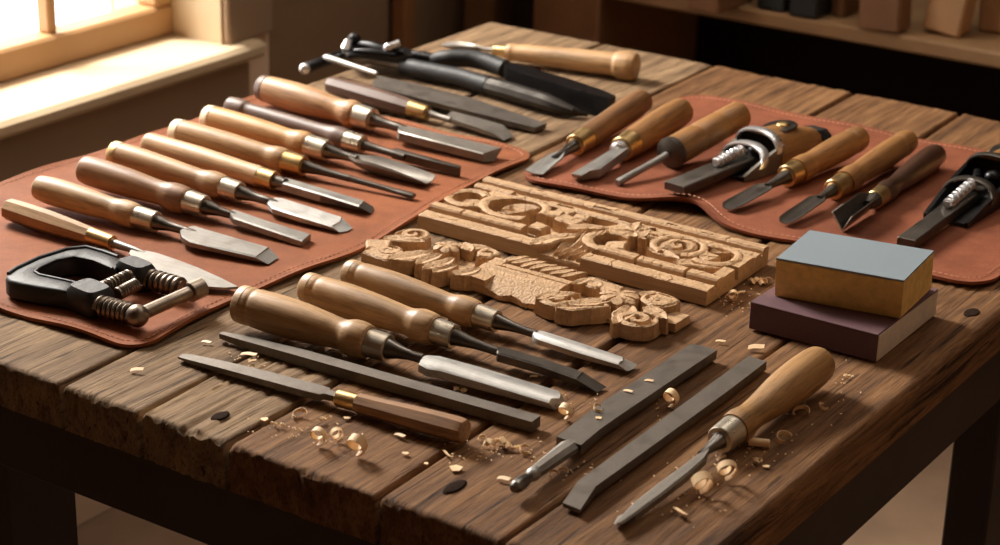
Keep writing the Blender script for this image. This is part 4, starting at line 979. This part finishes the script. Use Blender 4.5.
# ---- slender floral moulding
R = Relief(297, 67, -12, .56, 23)
U, V = R.U, R.V
R.put((V > 14) & (V < 58) & (U > 10) & (U < 280), 3.6); R.put((V > 30) & (V < 52) & (U > 262) & (U < 287), 8.0)
R.scroll((22, 52), 15, 15.5, 1.5, 30, 1, 5); R.rect(13, 42, -7, 16, 14.6, 0, .06, -4); R.scroll((28, 10), 11.5, 15.5, 1.3, 120, -1, 5.5); R.rect(2, 22, 8, 26, 14.6, .03, .05, 30)
R.leaf((6, 30), (42, 44), 8, 14.5, 3, 2.5); R.leaf((40, -7), (60, 32), 10.5, 15.2, -2, 2.6)
R.flower((62, 46), 13, 6, 15.4, 10); R.leaf((70, 52), (92, 66), 7, 14, 2, 2.6); R.leaf((66, 60), (84, 48), 6, 15, 2, 2)
for (a, b_, w, hb) in (((66, -3), (70, 32), 6.5, 1), ((76, -8), (82, 30), 7.5, -1), ((86, -7), (92, 18), 7, 1), ((100, -3), (112, 22), 8, -2)): R.leaf(a, b_, w, 15.0, hb, 2.8)
R.ring((96, 56), 9.5, 4.0, 15.2, floor=6); R.rect(90, 104, 44, 54, 15.4, .05, .05, 20); R.cut(R.polar((86, 38))[0] < 8.5, 3)
# long channelled bar with broken front edge
jag = 3.4 * vnoise(U, V * 0, .09, 5) + .8 * vnoise(U, V * 0, .3, 6)
m = (U > 108) & (U < 186) & (V > 2 + jag) & (V < 45); R.put(m, np.minimum(15.4 - .010 * (V - 34) ** 2, 9.5 + .50 * (V - 2 - jag)) - 1.3 * (np.abs(V - 35) < .8)); R.put((U > 110) & (U < 128) & (V > 4) & (V < 26) , 14.6 - .05 * (U - 110))
R.rect(108, 122, 34, 50, 15.8, 0, .05, 12)
for k in range(7):
    u0 = 116 + k * 9.4; R.leaf((u0, 45.5), (u0 + 13, 67), 4.0, 15.2, 1.8, .8, hend=15.6)
R.scroll((194, 6), 14.5, 15.2, 1.25, 60, -1, 5.5); R.leaf((182, -4), (204, 26), 8, 15, 3, 2.8); R.leaf((203, -9), (236, 18), 11, 15.2, 4, 3.0); R.leaf((206, 2), (232, 30), 8.5, 15.6, -2, 2.5)
R.rect(190, 224, 44, 60, 15.0, .03, .06, -8); R.leaf((186, 40), (206, 64), 6, 14.5, 3, 2.6); R.ring((201, 48), 9, 4.5, 15.8, -30, 200)
R.flower((232, 38), 16.5, 7, 16.6, 20); R.leaf((238, 54), (262, 66), 7, 14, 2, 2.6); R.leaf((246, 30), (254, -8), 9.5, 14.2, 2, 3.2)
R.scroll((259, 53), 14.5, 15.6, 1.4, 200, 1, 5.0); R.rect(250, 272, 44, 63, 15.0, 0, .05, -6); R.scroll((264, 11), 16.0, 15.0, 1.4, -60, -1, 5.5, 1.05, 1); R.leaf((256, 34), (284, 22), 7, 15, 2, 2.6)
R.h *= .84
mol = R.build('carved_moulding', 'carve', (.3605, .3165, .0002), (1, -.006), (0, 1), cell=9, amp=.30)
tag(mol, 'slender floral carving with scalloped outline in front of the large panel', 'carving')

# ================================================================== SHAVINGS
def ribbon(mb, pts, w, th, axis, taper=.5):
    """thin strip following pts, its width along axis"""
    n = len(pts); ax = Vector(axis).normalized(); secs = []
    for i, p in enumerate(pts):
        p = Vector(p); d = (Vector(pts[min(i + 1, n - 1)]) - Vector(pts[max(i - 1, 0)])).normalized(); nn = d.cross(ax).normalized(); k = 1 - taper * abs(2 * i / (n - 1) - 1) ** 3
        a = ax * (w * k * .5); t = nn * (th * .5); secs.append([tuple(p - a - t), tuple(p + a - t), tuple(p + a + t), tuple(p - a + t)])
    mb.loft(secs)
def shaving(kind, px, s_, rot, label, z=.0002, seed=0):
    rs = random.Random(seed * 31 + 5); q = P(px[0], px[1], z); mb = MB(); m = s_ * depth(q) / FPX          # size in metres from a size in photograph pixels
    if kind == 'curl':
        rot = 33 + (rot % 70 - 35)
        n = 30; turns = 1.15 + rs.random() * .5; pts = []
        for i in range(n + 1):
            a = -PI / 2 + turns * 2 * PI * i / n; r = m * .5 * (1 - .50 * i / n); pts.append((r * math.cos(a), (i / n - .5) * m * .30, m * .5 + r * math.sin(a) - (m * .5 - r) * .0))
        ribbon(mb, pts, m * (.30 + .16 * rs.random()), m * .05, (.1, 1, .1), .3)
        tl = math.radians(6 + 16 * rs.random()); mb.v = [(x, y * math.cos(tl) - zz * math.sin(tl), y * math.sin(tl) + zz * math.cos(tl)) for x, y, zz in mb.v]
    elif kind == 'roll':
        n = 40; pts = []
        for i in range(n + 1):
            a = 2 * PI * 2.2 * i / n; r = m * .20 * (1 - .45 * i / n); pts.append((r * math.cos(a), 0, m * .2 + r * math.sin(a)))
        ribbon(mb, pts, m * 1.0, m * .03, (0, 1, 0), .12)
    elif kind == 'hook':
        n = 24; pts = []
        for i in range(n + 1):
            a = PI * 1.35 * i / n; r = m * (.5 - .12 * i / n); pts.append((r * math.cos(a), r * math.sin(a), m * .14 + m * .10 * math.sin(a * 1.3)))
        ribbon(mb, pts, m * .26, m * .04, (.25, 0, 1), .6)
    elif kind == 'chip':
        pts = [(m * (u - .5), m * .05 * math.sin(u * 5), m * (.05 + .16 * u * u + .05 * math.sin(u * 4))) for u in [i / 8 for i in range(9)]]; ribbon(mb, pts, m * (.24 + .2 * rs.random()), m * .05, (.25, 1, .35), .12)
    elif kind == 'flake':
        a = [(m * .5 * (1 + .25 * rs.random()) * math.cos(t), m * .42 * (1 + .3 * rs.random()) * math.sin(t)) for t in [2 * PI * (k + .5 * rs.random()) / 5 for k in range(5)]]
        mb.loft([[(x, y, .0002 + .12 * m * (x / m) ** 2) for x, y in a], [(x, y, .0009 + .14 * m * (x / m) ** 2) for x, y in a]])
    elif kind == 'clump':
        for k in range(9):
            o = ((rs.random() - .5) * m, (rs.random() - .5) * m * .4, 0); l = m * (.22 + .25 * rs.random()); an = rs.random() * PI; pts = []
            for i in range(9):
                u = i / 8 - .5; pts.append((o[0] + l * u * math.cos(an), o[1] + l * u * math.sin(an), m * (.05 + .12 * rs.random() * .3 + .22 * (k / 9) * .5 + .12 * (1 - 4 * u * u))))
            ribbon(mb, pts, m * .20, m * .025, (-math.sin(an), math.cos(an), .5), .3)
    zmin = min(v[2] for v in mb.v); mb.v = [(v[0], v[1], v[2] - zmin) for v in mb.v]
    nm = 'wood_chip' if kind in ('chip', 'flake') else 'wood_shaving'
    o = mb.build(nm, 'shaving', None, 60); o.location = tuple(q); o.rotation_euler = (0, 0, math.radians(rot)); tag(o, label, 'wood chip' if nm == 'wood_chip' else 'wood shaving', 'wood shavings on the bench'); return o
BZ = .0002
sh = [
 ('chip', (137, 371), 13, 40, 'flat pale chip on the grey plank below the black clamp'),
 ('chip', (206.5, 343), 11, 10, 'thin pale sliver on the grey plank left of the tapered file tip'),
 ('chip', (249, 356), 17, 20, 'brown sliver between the tips of the two front files'),
 ('chip', (252.5, 361.5), 8, 60, 'tiny chip under the square file beside the brown sliver'),
 ('flake', (264, 420), 8, 70, 'small pale flake leftmost of the crumbs before the slim file'),
 ('clump', (278, 425.5), 14, 10, 'crumbled shaving just right of the small leftmost flake'),
 ('hook', (299, 417), 16, 30, 'hooked shaving just before the middle of the slim file'),
 ('clump', (326, 420), 15, 80, 'crumpled shaving just below the brass ferrule of the slim file'),
 ('flake', (347, 418.5), 7, 20, 'small pinkish flake touching the brown octagonal handle near its ferrule'),
 ('curl', (318.5, 444), 19, 20, 'left one of the three rolled curls on the front plank'),
 ('curl', (336, 441), 15, 60, 'middle one of the three rolled curls on the front plank'),
 ('curl', (359, 454), 23, 80, 'right and largest of the three rolled curls on the front plank'),
 ('chip', (400, 436.5), 13, 0, 'grey-brown chip below the octagonal handle on the front plank'),
 ('flake', (405.5, 454), 7, 0, 'tiny flake alone on the front plank near the dark gap'),
 ('flake', (426, 464), 5, 0, 'tiny flake lying in the gap under the octagonal handle butt'),
 ('chip', (447, 455), 13, 160, 'pale sliver just under the butt of the octagonal handle'),
 ('flake', (456, 469), 14, 30, 'square pale flake lying on the plank before the octagonal handle'),
 ('hook', (482, 440), 9, 50, 'small hooked sliver between octagonal handle and the large crumpled heap'),
 ('clump', (499, 445), 30, 10, 'largest crumpled heap of shavings by the square file end'),
 ('clump', (517, 449), 13, 40, 'small crumpled shaving at the right side of the large heap'),
 ('hook', (526, 452), 14, 100, 'thin upright sliver at the far right of the large heap'),
 ('clump', (460, 391), 14, 0, 'crumbly curl beside the blade of the largest front chisel'),
 ('chip', (534, 377), 8, 30, 'tiny chip between the blades of the two near front chisels'),
 ('curl', (566, 418), 17, 150, 'open curl beside the left edge of the broad file'),
 ('chip', (551, 317), 14, 30, 'pale chip on the plank before the small carving'),
 ('chip', (528, 307), 8, 80, 'tiny pale sliver nearest the farthest front chisel ferrule'),
 ('chip', (720.5, 342), 10, 20, 'small pale chip behind the far end of the broad file'),
 ('chip', (756, 349), 16, 35, 'straight pale chip lying before the purple sanding block'),
 ('curl', (671, 406), 19, 140, 'open curl lying between the two flat grey files'),
 ('hook', (800, 415), 18, 10, 'bent shaving below the big round handle'),
 ('hook', (824, 408), 11, 120, 'thin twisted sliver right of the big round handle'),
 ('clump', (848, 377), 9, 0, 'small crumb on the plank right of the handle butt'),
 ('roll', (759, 446), 21, 115, 'tightly rolled shaving below the ferrule of the round-handled chisel'),
 ('hook', (784, 441), 18, 60, 'curved pale shaving at the right of the tight roll'),
 ('chip', (721, 459), 13, 80, 'sliver close to the shank of the round-handled chisel'),
 ('clump', (757, 462), 10, 0, 'small crumb below the tight roll'),
 ('flake', (766, 467), 7, 30, 'tiny flake right of the small crumb below the tight roll'),
 ('curl', (698, 492), 24, 60, 'large round curl beside the blade of the round-handled chisel'),
 ('curl', (724, 479), 23, 120, 'large pale cupped curl right of the round curl'),
 ('chip', (680, 513), 15, 170, 'flat chip nearest the front corner of the bench'),
 ('hook', (553, 476), 11, 40, 'small shaving just right of the steel ball of the file tang'),
 ('hook', (562, 474), 12, 20, 'curved shaving lying under the tang of the broad file'),
 ('chip', (504, 480), 14, 10, 'flat sliver on the plank left of the steel ball'),
 ('curl', (732, 300), 11, 40, 'tiny ring curl between the carved panel and the purple block'),
 ('clump', (760, 284), 22, 40, 'crumpled shavings at the right end of the carved panel'),
 ('chip', (741, 293), 9, 60, 'small chip beside the tiny ring curl'),
]
for k, (kind, px, s_, rot, lb) in enumerate(sh): shaving(kind, px, s_, rot, lb, BZ, k)
FZ = .0088
for k, (kind, px, s_, rot, lb) in enumerate([('hook', (599, 410), 12, 100, 'curved pale shaving on top of the broad file'), ('flake', (599, 418.5), 7, 30, 'tiny pale flake on the broad file below the curved shaving'),
        ('chip', (628, 392), 10, 10, 'small chip on the middle of the broad file'), ('chip', (649, 381.5), 9, 20, 'small chip on the broad file nearer its far end')]):
    shaving(kind, px, s_, rot, lb, .0118 - .00002 * (px[0] - 520), 80 + k)
# fine dust and splinters: nobody could count them
mb = MB(); rs = random.Random(3)
spots = [((300, 430), 60, 14, 60), ((500, 455), 60, 16, 80), ((590, 475), 60, 14, 50), ((740, 455), 60, 22, 90), ((650, 400), 50, 22, 50), ((745, 300), 30, 14, 60), ((250, 358), 40, 8, 40), ((680, 500), 60, 16, 50), ((800, 400), 60, 30, 50), ((560, 400), 50, 12, 30)]
for (c, sx, sy, n) in spots:
    for _ in range(n):
        if rs.random() < .45: continue
        q = P(c[0] + rs.gauss(0, sx * .5), c[1] + rs.gauss(0, sy * .5), BZ)
        if not (.01 < q[0] < TX - .02 and .015 < q[1] < TY): continue
        a = rs.random() * PI; l = .0004 + .0009 * rs.random() ** 3; w = .0003 + .0002 * rs.random(); ca, sa = math.cos(a), math.sin(a)
        mb.loft([[(q[0] + x * ca - y * sa, q[1] + x * sa + y * ca, z) for x, y in ((-l, -w), (l, -w * .6), (l, w * .6), (-l, w))] for z in (0.0, .0006)])
du = mb.build('wood_dust', 'shaving', None); tag(du, 'fine sawdust and splinters scattered over the planks', 'sawdust', None, 'stuff')

# ================================================================== LIGHT, WORLD, CAMERA
def area(name, loc, target, size, sizey, power, color):
    l = bpy.data.lights.new(name, 'AREA'); l.shape = 'RECTANGLE'; l.size = size; l.size_y = sizey; l.energy = power; l.color = color
    o = bpy.data.objects.new(name, l); C.objects.link(o); o.location = loc; d = Vector(target) - Vector(loc); o.rotation_euler = d.to_track_quat('-Z', 'Y').to_euler(); return o
area('window_light', (-1.15, .72, 1.22), (.42, .45, 0), .55, .55, 120, (1.0, .95, .87))
area('ceiling_fill', (.15, 1.45, 1.95), (.2, 1.2, 0), .9, .7, 14, (1.0, .90, .78))  # added fill light, lifts the back wall and floor
area('room_fill', (1.1, .9, 1.95), (.6, .4, 0), .9, .9, 7, (1.0, .90, .78))  # unseen fill added to brighten the near right planks and handles
w = bpy.data.worlds.new('sky'); w.use_nodes = True; bpy.context.scene.world = w
bg = w.node_tree.nodes['Background']; bg.inputs[0].default_value = (1.0, .95, .88, 1); bg.inputs[1].default_value = 6.0

cd = bpy.data.cameras.new('camera'); cam = bpy.data.objects.new('camera', cd); C.objects.link(cam)
cd.sensor_width = 36; cd.lens = FPX * 36 / 1000; cd.clip_start = .05
cd.shift_y = 0.0
m = Matrix(((RW[0, 0], -RW[0, 1], -RW[0, 2], CAM[0]), (RW[1, 0], -RW[1, 1], -RW[1, 2], CAM[1]), (RW[2, 0], -RW[2, 1], -RW[2, 2], CAM[2]), (0, 0, 0, 1)))
cam.matrix_world = m
cd.dof.use_dof = True; cd.dof.focus_distance = 1.50; cd.dof.aperture_fstop = 72.5 / 1000 / .0072
s_ = bpy.context.scene; s_.camera = cam
s_.view_settings.view_transform = 'Standard'; s_.view_settings.look = 'None'; s_.view_settings.exposure = -0.2
